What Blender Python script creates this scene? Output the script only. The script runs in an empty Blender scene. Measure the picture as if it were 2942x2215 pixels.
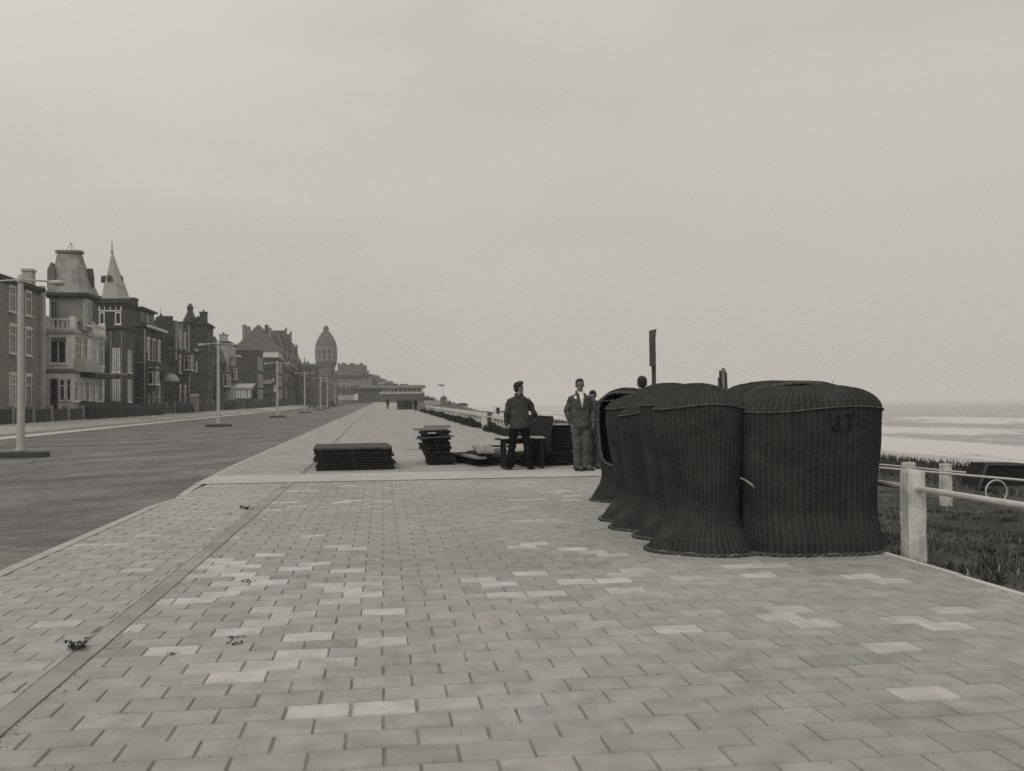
import bpy, math, random
import numpy as np
from mathutils import Vector, Matrix, noise as mnoise
R = math.radians
HAZE = .00043
random.seed(7); rng = np.random.default_rng(7)
sc = bpy.context.scene
col = sc.collection
# ------------------------------------------------------------------ camera
# world: +Y runs along the promenade, +X towards the sea, Z up; the camera is 1.35 m above the paving
F = 2800.0; CX, CY = 1471.0, 1107.5; CH = 1.35
YAW = math.atan(371.0 / F); PITCH = math.atan(53.0 / F); ROLL = 0.0105
cam_data = bpy.data.cameras.new("camera"); cam = bpy.data.objects.new("camera", cam_data); col.objects.link(cam)
cam_data.sensor_width = 36.0; cam_data.lens = 36.0 * F / 2942.0
cam_data.clip_start = 0.05; cam_data.clip_end = 60000
cam_data.dof.use_dof = True; cam_data.dof.focus_distance = 10.5; cam_data.dof.aperture_fstop = 3.2
cam_mat = Matrix.Rotation(-YAW, 4, 'Z') @ Matrix.Rotation(R(90) + PITCH, 4, 'X') @ Matrix.Rotation(-ROLL, 4, 'Z')
cam_mat.translation = Vector((0, 0, CH)); cam.matrix_world = cam_mat
sc.camera = cam
sc.render.resolution_x = 1024; sc.render.resolution_y = 771
M3 = cam_mat.to_3x3()
# ------------------------------------------------------------------ sky, sun, exposure
SUN_EL, SUN_AZ = R(48), R(215)        # azimuth clockwise from +Y : behind and to the left of the camera
world = bpy.data.worlds.new("World"); sc.world = world; world.use_nodes = True
wn = world.node_tree; wn.nodes.clear()
def N(nt, t, **kw):
    n = nt.nodes.new(t)
    for k, v in kw.items(): setattr(n, k, v)
    return n
wo = N(wn, 'ShaderNodeOutputWorld'); bg = N(wn, 'ShaderNodeBackground'); bg.inputs[1].default_value = 0.1
sky = N(wn, 'ShaderNodeTexSky', sky_type='NISHITA', sun_disc=False, sun_elevation=SUN_EL, sun_rotation=SUN_AZ)
sky.dust_density = 4.0; sky.air_density = 1.0
bw = N(wn, 'ShaderNodeRGBToBW'); wn.links.new(sky.outputs[0], bw.inputs[0])
tc = N(wn, 'ShaderNodeTexCoord')
sep = N(wn, 'ShaderNodeSeparateXYZ'); wn.links.new(tc.outputs['Generated'], sep.inputs[0])
# overcast sheet: a little darker towards the sea horizon, brighter overhead, with soft long clouds
mr = N(wn, 'ShaderNodeMapRange'); mr.inputs[1].default_value = -0.02; mr.inputs[2].default_value = 0.45
mr.inputs[3].default_value = 4.85; mr.inputs[4].default_value = 6.3
wn.links.new(sep.outputs[2], mr.inputs[0])
gx = N(wn, 'ShaderNodeMapRange'); gx.inputs[1].default_value = -0.6; gx.inputs[2].default_value = 0.25
gx.inputs[3].default_value = 1.17; gx.inputs[4].default_value = 0.98
wn.links.new(sep.outputs[0], gx.inputs[0])
mp = N(wn, 'ShaderNodeMapping'); mp.inputs['Scale'].default_value = (1.5, 1.5, 4.2); mp.inputs['Location'].default_value = (3.1, 0.4, 1.7)
wn.links.new(tc.outputs['Generated'], mp.inputs[0])
cn = N(wn, 'ShaderNodeTexNoise'); cn.inputs['Scale'].default_value = 1.5; cn.inputs['Detail'].default_value = 3; cn.inputs['Roughness'].default_value = 0.5
wn.links.new(mp.outputs[0], cn.inputs[0])
cr = N(wn, 'ShaderNodeMapRange'); cr.interpolation_type = 'SMOOTHSTEP'
cr.inputs[1].default_value = 0.36; cr.inputs[2].default_value = 0.62; cr.inputs[3].default_value = 0.935; cr.inputs[4].default_value = 1.025
wn.links.new(cn.outputs[0], cr.inputs[0])
def wmath(op, a, b):
    n = N(wn, 'ShaderNodeMath', operation=op)
    for i, v in enumerate((a, b)):
        if isinstance(v, (int, float)): n.inputs[i].default_value = v
        else: wn.links.new(v, n.inputs[i])
    return n.outputs[0]
over = wmath('MULTIPLY', wmath('MULTIPLY', mr.outputs[0], gx.outputs[0]), cr.outputs[0])
nis = wmath('MINIMUM', wmath('MULTIPLY', bw.outputs[0], 1.0), 7.0)
tot = wmath('ADD', wmath('MULTIPLY', over, 0.9), wmath('MULTIPLY', nis, 0.1))
tint = N(wn, 'ShaderNodeMix', data_type='RGBA', blend_type='MULTIPLY'); tint.inputs[0].default_value = 1
wn.links.new(tot, tint.inputs[6]); tint.inputs[7].default_value = (1.045, 0.998, 0.925, 1)
wn.links.new(tint.outputs[2], bg.inputs[0]); wn.links.new(bg.outputs[0], wo.inputs[0])
sun_d = bpy.data.lights.new("sun", 'SUN'); sun_d.energy = 1.15; sun_d.angle = R(24); sun_d.color = (1.0, 0.965, 0.9)
sun = bpy.data.objects.new("sun", sun_d); col.objects.link(sun)
sd = Vector((math.sin(SUN_AZ) * math.cos(SUN_EL), math.cos(SUN_AZ) * math.cos(SUN_EL), math.sin(SUN_EL)))
sun.rotation_euler = (-sd).to_track_quat('-Z', 'Y').to_euler(); sun.location = (0, 0, 60)
sc.view_settings.view_transform = 'Standard'; sc.view_settings.look = 'None'
sc.view_settings.exposure = 0.0; sc.view_settings.gamma = 1.0; sc.view_settings.use_curve_mapping = False
sc.render.engine = 'CYCLES'; sc.cycles.use_denoising = False; sc.cycles.max_bounces = 6
sc.cycles.diffuse_bounces = 3; sc.cycles.volume_bounces = 1; sc.cycles.use_adaptive_sampling = True
# ------------------------------------------------------------------ measuring helpers (photo pixel -> place)
def ray(px, py):
    return M3 @ Vector((px - CX, -(py - CY), -F))
def onz(px, py, z=0.0):
    d = ray(px, py); t = (z - CH) / d.z
    return Vector((d.x * t, d.y * t, z))
def ony(px, py, Y):
    d = ray(px, py); t = Y / d.y
    return Vector((d.x * t, Y, CH + d.z * t))
def onx(px, py, X):
    d = ray(px, py); t = X / d.x
    return Vector((X, d.y * t, CH + d.z * t))
def ond(px, py, D):           # D: distance along the level viewing direction
    d = ray(px, py); f = Vector((math.sin(YAW), math.cos(YAW), 0)); t = D / d.dot(f)
    return Vector((d.x * t, d.y * t, CH + d.z * t))
def interp(tab, v):
    xs = [a for a, b in tab]; ys = [b for a, b in tab]
    return float(np.interp(v, xs, ys))
PROM = [(-60, 0), (20, 0), (45, .1), (127, .53), (161, .73), (197, .95), (225, 1.12), (265, 1.42), (330, 2.0), (400, 2.8), (520, 4.0), (900, 6), (4000, 9)]
ROAD = [(-60, -.7), (35, -.43), (75, -.21), (115, 0), (156, .22), (197, .48), (225, .66), (265, .97), (330, 1.6), (400, 2.5), (520, 3.75), (900, 5.8), (4000, 8.8)]
def prom(Y): return interp(PROM, Y)
def road(x, Y):
    c = interp(ROAD, Y); k = prom(Y) - .12
    if x > -12.5: return c + (k - c) * (x + 12.5) / 9.4
    return c + .01 * min(1, (-12.5 - x) / 8)
def side(x, Y):
    return interp([(-30, .50), (-28, .47), (-22.3, .02)], x) + road(-20.5, Y) + .10
# ------------------------------------------------------------------ materials
def gray(g, w=1.0): return (g * (1 + .025 * w), g, g * (1 - .035 * w), 1)
MATS = {}
def mat(name, g, rough=.8, var=0.0, vscale=3.0, bump=0.0, bscale=20.0, stretch=(1, 1, 1), g2=None, t0=.4, t1=.6, detail=6, metal=0.0, spec=.3, attr=False, coat=0):
    m = bpy.data.materials.new(name); m.use_nodes = True; nt = m.node_tree
    b = nt.nodes['Principled BSDF']; b.inputs['Roughness'].default_value = rough; b.inputs['Metallic'].default_value = metal
    b.inputs['Specular IOR Level'].default_value = spec
    b.inputs['Base Color'].default_value = gray(g)
    tcn = N(nt, 'ShaderNodeTexCoord'); mpn = N(nt, 'ShaderNodeMapping'); mpn.inputs['Scale'].default_value = stretch
    nt.links.new(tcn.outputs['Object'], mpn.inputs[0])
    out = None
    if var or g2 is not None:
        n1 = N(nt, 'ShaderNodeTexNoise'); n1.inputs['Scale'].default_value = vscale; n1.inputs['Detail'].default_value = detail
        nt.links.new(mpn.outputs[0], n1.inputs[0])
        rp = N(nt, 'ShaderNodeValToRGB'); nt.links.new(n1.outputs[0], rp.inputs[0])
        if g2 is not None:
            rp.color_ramp.elements[0].position = t0; rp.color_ramp.elements[1].position = t1
            rp.color_ramp.elements[0].color = gray(g); rp.color_ramp.elements[1].color = gray(g2)
        else:
            rp.color_ramp.elements[0].position = .3; rp.color_ramp.elements[1].position = .7
            rp.color_ramp.elements[0].color = gray(g * (1 - var)); rp.color_ramp.elements[1].color = gray(g * (1 + var))
        out = rp.outputs[0]
    if attr:
        at = N(nt, 'ShaderNodeAttribute'); at.attribute_name = 'tone'
        if out is None:
            nt.links.new(at.outputs['Color'], b.inputs['Base Color'])
        else:
            mx = N(nt, 'ShaderNodeMix', data_type='RGBA', blend_type='MULTIPLY'); mx.inputs[0].default_value = 1
            sc2 = N(nt, 'ShaderNodeMix', data_type='RGBA', blend_type='DIVIDE'); sc2.inputs[0].default_value = 1
            nt.links.new(out, sc2.inputs[6]); sc2.inputs[7].default_value = gray(g)
            nt.links.new(sc2.outputs[2], mx.inputs[6]); nt.links.new(at.outputs['Color'], mx.inputs[7])
            nt.links.new(mx.outputs[2], b.inputs['Base Color'])
    elif out is not None:
        nt.links.new(out, b.inputs['Base Color'])
    if bump:
        n2 = N(nt, 'ShaderNodeTexNoise'); n2.inputs['Scale'].default_value = bscale; n2.inputs['Detail'].default_value = 5
        nt.links.new(mpn.outputs[0], n2.inputs[0])
        bp = N(nt, 'ShaderNodeBump'); bp.inputs['Strength'].default_value = min(1, bump); bp.inputs['Distance'].default_value = .02
        nt.links.new(n2.outputs[0], bp.inputs['Height']); nt.links.new(bp.outputs[0], b.inputs['Normal'])
    MATS[name] = m
    return m
def brickmat(name, g, mortar, sx, sy, var=.15, plane='XY', bump=.3, rough=.85, msize=.012, big=.12, bigscale=.25):
    """brick-bonded surface; sx, sy = brick length and course height in metres"""
    m = bpy.data.materials.new(name); m.use_nodes = True; nt = m.node_tree
    b = nt.nodes['Principled BSDF']; b.inputs['Roughness'].default_value = rough; b.inputs['Specular IOR Level'].default_value = .25
    tcn = N(nt, 'ShaderNodeTexCoord'); src = tcn.outputs['Object']
    if plane != 'XY':
        sp = N(nt, 'ShaderNodeSeparateXYZ'); cb = N(nt, 'ShaderNodeCombineXYZ'); nt.links.new(src, sp.inputs[0])
        ad = N(nt, 'ShaderNodeMath', operation='ADD'); nt.links.new(sp.outputs[0], ad.inputs[0]); nt.links.new(sp.outputs[1], ad.inputs[1])
        nt.links.new(ad.outputs[0], cb.inputs[0]); nt.links.new(sp.outputs[2], cb.inputs[1]); src = cb.outputs[0]
    br = N(nt, 'ShaderNodeTexBrick'); nt.links.new(src, br.inputs[0])
    br.inputs['Scale'].default_value = 1.0; br.inputs['Brick Width'].default_value = sx; br.inputs['Row Height'].default_value = sy
    br.inputs['Mortar Size'].default_value = msize; br.inputs['Mortar Smooth'].default_value = .2
    br.inputs['Color1'].default_value = gray(g * (1 - var)); br.inputs['Color2'].default_value = gray(g * (1 + var)); br.inputs['Mortar'].default_value = gray(mortar)
    n1 = N(nt, 'ShaderNodeTexNoise'); n1.inputs['Scale'].default_value = bigscale; n1.inputs['Detail'].default_value = 7; n1.inputs['Roughness'].default_value = .6
    nt.links.new(tcn.outputs['Object'], n1.inputs[0])
    mr_ = N(nt, 'ShaderNodeMapRange'); mr_.inputs[1].default_value = .3; mr_.inputs[2].default_value = .7
    mr_.inputs[3].default_value = 1 - big; mr_.inputs[4].default_value = 1 + big; nt.links.new(n1.outputs[0], mr_.inputs[0])
    mx = N(nt, 'ShaderNodeMix', data_type='RGBA', blend_type='MULTIPLY'); mx.inputs[0].default_value = 1
    nt.links.new(br.outputs[0], mx.inputs[6]); nt.links.new(mr_.outputs[0], mx.inputs[7]); nt.links.new(mx.outputs[2], b.inputs['Base Color'])
    n2 = N(nt, 'ShaderNodeTexNoise'); n2.inputs['Scale'].default_value = 60; nt.links.new(tcn.outputs['Object'], n2.inputs[0])
    a2 = N(nt, 'ShaderNodeMath', operation='SUBTRACT'); nt.links.new(n2.outputs[0], a2.inputs[0]); nt.links.new(br.outputs['Fac'], a2.inputs[1])
    bp = N(nt, 'ShaderNodeBump'); bp.inputs['Strength'].default_value = bump; bp.inputs['Distance'].default_value = .01
    nt.links.new(a2.outputs[0], bp.inputs['Height']); nt.links.new(bp.outputs[0], b.inputs['Normal'])
    MATS[name] = m; return m
mat('tile', .42, .8, var=.17, vscale=6, bump=.45, bscale=110, attr=True, detail=12)
mat('joint', .21, .95, var=.4, vscale=5, bump=.4)
mat('gutter', .27, .8, var=.22, vscale=2.2, bump=.3, bscale=60)
mat('kerb', .36, .8, var=.15, vscale=3, bump=.3, bscale=50)
mat('kerb_light', .47, .8, var=.12, vscale=1.5, bump=.2, bscale=50)
brickmat('paver_far', .345, .20, .21, .105, var=.17, msize=.012, big=.17, bigscale=1.3)
brickmat('paver_band', .43, .33, .21, .105, var=.08, msize=.008, big=.08, bigscale=.8)
brickmat('road_brick', .150, .105, .20, .10, var=.30, msize=.012, big=.42, bigscale=.35, rough=.8)
brickmat('side_paver', .36, .28, .3, .3, var=.08, msize=.012, big=.12, bigscale=.2)
mat('concrete_post', .58, .85, g2=.27, t0=.42, t1=.74, vscale=8, bump=.45, bscale=45, detail=9, stretch=(1, 1, .5))
mat('white_paint', .58, .7, g2=.36, t0=.5, t1=.8, vscale=5, bump=.3)
mat('pipe', .50, .45, var=.12, vscale=12, metal=.2, bump=.1)
mat('wood_dark', .026, .9, spec=.1, var=.35, vscale=8, bump=.7, bscale=30, stretch=(1, 6, 6))
mat('wood_mid', .075, .9, var=.3, vscale=9, bump=.3, bscale=30, stretch=(1, 6, 6))
mat('wood_grey', .22, .85, var=.2, vscale=8, bump=.5, bscale=30, stretch=(6, 1, 6))
mat('wood_pale', .46, .8, var=.15, vscale=8, bump=.3, bscale=30)
mat('lamp_white', .36, .6, var=.08, vscale=3)
mat('lamp_dark', .05, .6, var=.2)
mat('metal_dark', .045, .6, var=.25, vscale=6)
mat('cloth_jacket', .050, .95, spec=.08, var=.25, vscale=5, bump=.35, bscale=14)
mat('cloth_suit', .070, .95, spec=.08, var=.22, vscale=5, bump=.35, bscale=14)
mat('cloth_black', .010, .95, spec=.05, var=.3, vscale=5, bump=.3, bscale=14)
mat('cloth_trouser', .090, .95, spec=.08, var=.25, vscale=4, bump=.4, bscale=12)
mat('cloth_shirt', .72, .9, var=.04)
mat('skin', .20, .6, var=.12, vscale=14, bump=.15, bscale=40)
mat('skin_dark', .13, .6, var=.15, vscale=14)
mat('hair', .022, .7, var=.4, vscale=40, bump=.6, bscale=90)
mat('shoe', .016, .5, var=.3)
mat('eye', .45, .3); mat('pupil', .01, .3)
mat('glass', .018, .2, var=.3, vscale=.6, spec=.6)
mat('curtain', .30, .8, var=.12, vscale=4)
mat('plaster_white', .62, .85, g2=.44, t0=.4, t1=.8, vscale=.9, bump=.2, bscale=8)
mat('plaster_grey', .19, .9, var=.14, vscale=.8, bump=.2, bscale=8)
mat('plaster_pale', .36, .9, g2=.26, t0=.4, t1=.75, vscale=.5, bump=.2, bscale=8)
brickmat('brick_dark', .036, .055, .22, .07, var=.35, plane='W', big=.3, bigscale=.5)
brickmat('brick_mid', .060, .085, .22, .07, var=.3, plane='W', big=.25, bigscale=.4)
mat('trim_dark', .042, .8, var=.2); mat('trim_light', .58, .8, var=.12, vscale=3)
mat('roof_pale', .25, .8, g2=.13, t0=.42, t1=.72, vscale=.9, bump=.3, bscale=6)
mat('roof_spire', .30, .8, g2=.15, t0=.55, t1=.75, vscale=1.1, bump=.3, bscale=6)
mat('roof_grey', .13, .85, var=.18, vscale=1.2, bump=.4, bscale=5, stretch=(1, 1, 3))
mat('roof_dark', .060, .85, var=.25, vscale=1.2, bump=.4, bscale=5, stretch=(1, 1, 3))
mat('copper_dome', .085, .8, var=.16, vscale=.5, stretch=(1, 1, .3))
mat('hedge', .030, .9, var=.5, vscale=3)
mat('foliage', .055, .9, var=.5, vscale=.9)
mat('foliage_dark', .026, .9, var=.5, vscale=1.5)
mat('grass_blade', .10, .85, var=.6, vscale=.8)
mat('dune_soil', .05, .95, g2=.10, t0=.45, t1=.75, vscale=1.4, bump=.8, bscale=6)
mat('land', .10, .95, var=.3, vscale=.05)
mat('sand', .40, .95, var=.12, vscale=.15, bump=.2, bscale=2)
mat('canvas', .5, .85, var=.1)
mat('car_paint', .02, .3, spec=.5)
mat('leaf_litter', .03, .95, var=.4, vscale=20)
mat('letter', .009, .9)
# ------------------------------------------------------------------ mesh builder
class MB:
    def __init__(s): s.v = []; s.f = []; s.tone = None
    def add(s, vs, fs):
        o = len(s.v); s.v += [tuple(p) for p in vs]; s.f += [tuple(i + o for i in f) for f in fs]; return s
    def box(s, x0, x1, y0, y1, z0, z1):
        return s.add([(x0, y0, z0), (x1, y0, z0), (x1, y1, z0), (x0, y1, z0), (x0, y0, z1), (x1, y0, z1), (x1, y1, z1), (x0, y1, z1)],
                     [(0, 3, 2, 1), (4, 5, 6, 7), (0, 1, 5, 4), (1, 2, 6, 5), (2, 3, 7, 6), (3, 0, 4, 7)])
    def obox(s, c, u, v, w, hu, hv, hw):
        """box centred at c with half sizes along unit vectors u, v, w"""
        c = Vector(c); u, v, w = Vector(u).normalized() * hu, Vector(v).normalized() * hv, Vector(w).normalized() * hw
        P = [c + a * u + b * v + d * w for d in (-1, 1) for a, b in ((-1, -1), (1, -1), (1, 1), (-1, 1))]
        return s.add(P, [(0, 3, 2, 1), (4, 5, 6, 7), (0, 1, 5, 4), (1, 2, 6, 5), (2, 3, 7, 6), (3, 0, 4, 7)])
    def bar(s, a, b, w, h=None, up=(0, 0, 1)):
        a, b = Vector(a), Vector(b); h = h or w; d = b - a; L = d.length
        if L < 1e-6: return s
        d /= L; upv = Vector(up)
        if abs(d.dot(upv)) > .95: upv = Vector((0, 1, 0))
        sd_ = d.cross(upv).normalized(); u2 = sd_.cross(d)
        return s.obox((a + b) / 2, d, sd_, u2, L / 2, w / 2, h / 2)
    def rings(s, rings, cap=True, close=True):
        n = len(rings[0]); vs = [p for r in rings for p in r]; fs = []
        for i in range(len(rings) - 1):
            for j in range(n if close else n - 1):
                k = (j + 1) % n
                fs.append((i * n + j, i * n + k, (i + 1) * n + k, (i + 1) * n + j))
        if cap: fs += [tuple(range(n - 1, -1, -1)), tuple((len(rings) - 1) * n + j for j in range(n))]
        return s.add(vs, fs)
    def tube(s, pts, r, n=10, cap=True, ry=None):
        pts = [Vector(p) for p in pts]; rs = r if isinstance(r, (list, tuple)) else [r] * len(pts)
        rys = ry if ry else rs; out = []; prev = None
        for i, p in enumerate(pts):
            d = (pts[min(i + 1, len(pts) - 1)] - pts[max(i - 1, 0)]).normalized()
            if prev is None:
                a = d.cross(Vector((0, 0, 1)));
                if a.length < .1: a = d.cross(Vector((0, 1, 0)))
            else: a = prev - d * prev.dot(d)
            a.normalize(); prev = a; b = d.cross(a)
            out.append([p + a * rs[i] * math.cos(t) + b * rys[i] * math.sin(t) for t in [2 * math.pi * k / n for k in range(n)]])
        return s.rings(out, cap)
    def lathe(s, prof, n=24, c=(0, 0, 0), rot=0):
        cx, cy, cz = c
        return s.rings([[(cx + r * math.cos(rot + 2 * math.pi * k / n), cy + r * math.sin(rot + 2 * math.pi * k / n), cz + z) for k in range(n)] for r, z in prof])
    def ell(s, c, rx, ry, rz, n=14, m=10, rot=None):
        c = Vector(c); rg = []
        for i in range(m + 1):
            a = math.pi * (i + .001 if i == 0 else (i - .001 if i == m else i)) / m - math.pi / 2
            ring = [Vector((rx * math.cos(a) * math.cos(t), ry * math.cos(a) * math.sin(t), rz * math.sin(a))) for t in [2 * math.pi * k / n for k in range(n)]]
            if rot: ring = [rot @ p for p in ring]
            rg.append([c + p for p in ring])
        return s.rings(rg)
    def prism(s, poly, axis, a, b):
        """2-D polygon extruded along an axis: axis 'y': poly=(x,z); axis 'x': poly=(y,z); axis 'z': poly=(x,y)"""
        def P(q, t): return (q[0], t, q[1]) if axis == 'y' else ((t, q[0], q[1]) if axis == 'x' else (q[0], q[1], t))
        return s.rings([[P(q, a) for q in poly], [P(q, b) for q in poly]])
    def merge(s, o): return s.add(o.v, o.f)
    def build(s, name, m, parent=None, base=None, smooth=False, rot=None, fixn=True):
        me = bpy.data.meshes.new(name)
        off = Vector((0, 0, 0))
        if parent is not None:
            q = parent
            while q is not None: off += q.location; q = q.parent
        elif base is not None: off = Vector(base)
        me.from_pydata([(x - off.x, y - off.y, z - off.z) for x, y, z in s.v], [], s.f)
        if fixn:
            import bmesh
            bm = bmesh.new(); bm.from_mesh(me); bmesh.ops.recalc_face_normals(bm, faces=bm.faces); bm.to_mesh(me); bm.free()
        me.materials.append(MATS[m] if isinstance(m, str) else m)
        o = bpy.data.objects.new(name, me); col.objects.link(o)
        if smooth: me.polygons.foreach_set('use_smooth', [True] * len(me.polygons))
        if parent is not None: o.parent = parent
        elif base is not None: o.location = base
        return o
def tag(o, label=None, cat=None, group=None, kind=None):
    if label: o['label'] = label
    if cat: o['category'] = cat
    if group: o['group'] = group
    if kind: o['kind'] = kind
    return o
def empty(name, loc, label, cat, group=None):
    o = bpy.data.objects.new(name, None); col.objects.link(o); o.location = loc; o.empty_display_size = .2
    return tag(o, label, cat, group)
def copy_tree(o, parent=None):
    c = o.copy(); col.objects.link(c)
    if parent is not None: c.parent = parent
    for ch in [q for q in list(col.objects) if q.parent == o]: copy_tree(ch, c)
    return c
def copy_thing(o, loc, rz, label, group=None):
    c = copy_tree(o); c.location = loc; c.rotation_euler = (0, 0, rz); tag(c, label, None, group); return c
def mesh_np(name, verts, faces, m, tones=None):
    me = bpy.data.meshes.new(name); nv = len(verts); nf = len(faces); k = faces.shape[1]
    me.vertices.add(nv); me.vertices.foreach_set('co', np.asarray(verts, dtype=np.float32).ravel())
    me.loops.add(nf * k); me.loops.foreach_set('vertex_index', faces.astype(np.int32).ravel())
    me.polygons.add(nf); me.polygons.foreach_set('loop_start', np.arange(0, nf * k, k, dtype=np.int32))
    me.update(calc_edges=True); me.validate()
    if tones is not None:
        a = me.color_attributes.new('tone', 'FLOAT_COLOR', 'POINT'); a.data.foreach_set('color', np.asarray(tones, dtype=np.float32).ravel())
    me.materials.append(MATS[m]); o = bpy.data.objects.new(name, me); col.objects.link(o); return o
def sheet(name, xs, ys, zf, m, kind='structure', label=None):
    X, Y = np.meshgrid(xs, ys); Z = np.array([[zf(x, y) for x in xs] for y in ys])
    v = np.stack([X.ravel(), Y.ravel(), Z.ravel()], 1); nx, ny = len(xs), len(ys)
    i = np.arange((ny - 1) * (nx - 1)); r, c = i // (nx - 1), i % (nx - 1); a = r * nx + c
    o = mesh_np(name, v, np.stack([a, a + 1, a + nx + 1, a + nx], 1), m)
    if kind: o['kind'] = kind
    o.data.polygons.foreach_set('use_smooth', [True] * len(o.data.polygons))
    return o
# ------------------------------------------------------------------ ground
YS = list(np.concatenate([np.arange(-12, 20, 2), np.arange(20, 150, 5), np.arange(150, 420, 15), [440, 520, 620, 800, 1200, 2000, 3500]]))
def terrain(x, Y):
    """dune bank on the sea side"""
    w = 1 + max(0, Y - 160) / 220.0
    xx = 4.35 + (x - 4.35) / w if x > 4.35 else x
    rel = interp([(4.35, -.05), (5.2, -.10), (7, -.42), (9.5, -.74), (12, -.82), (13.5, -.68), (15, -.47), (16.5, -.75), (19, -1.9), (24, -4.3), (36, -7.0), (46, -9.5)], xx)
    z = prom(Y) + rel + .07 * mnoise.noise(Vector((x * .5, Y * .4, 0))) * min(1, max(0, (x - 5) / 2))
    if xx > 16: z = min(z, z * max(0, 1 - (xx - 16) / 18) + (-7.2) * min(1, (xx - 16) / 18))
    return z
sheet('ground', [-2500, -400, -120, -60, -40, -31, -28, -24, -20, -12.5, -3.2, 3, 6, 14, 22, 40], YS,
      lambda x, y: (side(-30, y) if x < -24 else (road(x, y) if x < -3 else (prom(y) if x < 4.4 else terrain(x, y)))) - .7 - (.0 if x < 5 else .6), 'land')
KX = -3.07                                  # promenade kerb towards the road
TILE_END = 17.7
def kx(Y): return interp([(14.3, -3.07), (14.9, -2.93), (16.3, -3.07), (18.5, -3.2), (23, -3.32), (75, -3.5)], Y)
sheet('road', [-20.6, -18, -15, -12.5, -9, -6, -4.2, -2.9], YS, lambda x, y: road(x, y) + .0, 'road_brick')
# pale gutter strip, raised pavement and its kerb along the far side of the road
g = sheet('gutter_strip', [-22.2, -20.6], YS, lambda x, y: road(-20.5, y) + .012, 'kerb_light')
sheet('pavement', [-31, -30, -28.2, -26, -24, -22.38], YS, lambda x, y: side(x, y) + .05, 'side_paver')
kb = MB()
for a, b in zip(YS[:-1], YS[1:]):
    za, zb = road(-20.5, a), road(-20.5, b)
    kb.add([(-22.4, a, za - .2), (-22.2, a, za - .2), (-22.2, b, zb - .2), (-22.4, b, zb - .2), (-22.4, a, za + .17), (-22.2, a, za + .165), (-22.2, b, zb + .165), (-22.4, b, zb + .17)],
           [(0, 3, 2, 1), (4, 5, 6, 7), (1, 2, 6, 5), (0, 4, 7, 3)])
o = kb.build('kerb', 'kerb'); o['kind'] = 'structure'
kb = MB()
for a, b in zip(YS[:-1], YS[1:]):
    for (c, d) in ([(a, b)] if b <= 14 or a >= 25 else [(a + (b - a) * i_ / 4, a + (b - a) * (i_ + 1) / 4) for i_ in range(4)]):
        # the kerb is lowered and bends where the cross path meets the road
        def kxx(Y): return kx(Y)
        za, zb = prom(c), prom(d); xa, xb = kxx(c), kxx(d)
        kb.add([(xa - .14, c, za - .5), (xa, c, za - .5), (xb, d, zb - .5), (xb - .14, d, zb - .5), (xa - .13, c, za - .003), (xa, c, za + .004), (xb, d, zb + .004), (xb - .13, d, zb - .003)],
               [(4, 5, 6, 7), (0, 4, 7, 3), (1, 2, 6, 5), (0, 1, 5, 4), (2, 3, 7, 6)])
o = kb.build('kerb', 'kerb'); o['kind'] = 'structure'
# promenade bed and far pavers
sheet('promenade', [-4.0, -1.9, 0, 2, 4.36], [-12, -4, 2, 8, 14, 17.7], lambda x, y: -.008 if x > -3.3 else -.3, 'joint')
def far_strip(name, x0f, x1f, y0, m, dz=0.0, ys=None):
    ys_ = ys or ([y0] + [y for y in YS if y > y0 + 1 and y < 600]); b = MB()
    for a, c in zip(ys_[:-1], ys_[1:]):
        b.add([(x0f(a), a, prom(a) + dz), (x1f(a), a, prom(a) + dz), (x1f(c), c, prom(c) + dz), (x0f(c), c, prom(c) + dz)], [(0, 1, 2, 3)])
    o = b.build(name, m, fixn=False); o['kind'] = 'structure'; return o
gx_ = lambda Y: -1.60 - .35 * min(1, max(0, (Y - 20) / 50))
xr = lambda Y: 4.36 + .5 * min(1, max(0, (Y - 20) / 20))
far_strip('promenade', lambda Y: kx(Y) - .02, xr, TILE_END, 'paver_far')
far_strip('cross_path', lambda Y: KX - .24, lambda Y: 4.36, 17.55, 'paver_band', .004, [TILE_END - .02, 18.6, 19.7])
b = MB()                                                     # thin dirty seam that continues the gutter line
ys_ = [19.7, 22, 26, 31, 37, 45, 60, 80, 110, 150, 200, 300]
for a, c in zip(ys_[:-1], ys_[1:]):
    b.add([(gx_(a) - .05, a, prom(a) + .004), (gx_(a) + .04, a, prom(a) + .004), (gx_(c) + .04, c, prom(c) + .004), (gx_(c) - .05, c, prom(c) + .004)], [(0, 1, 2, 3)])
o = b.build('gutter', 'joint', fixn=False); o['kind'] = 'structure'
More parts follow.
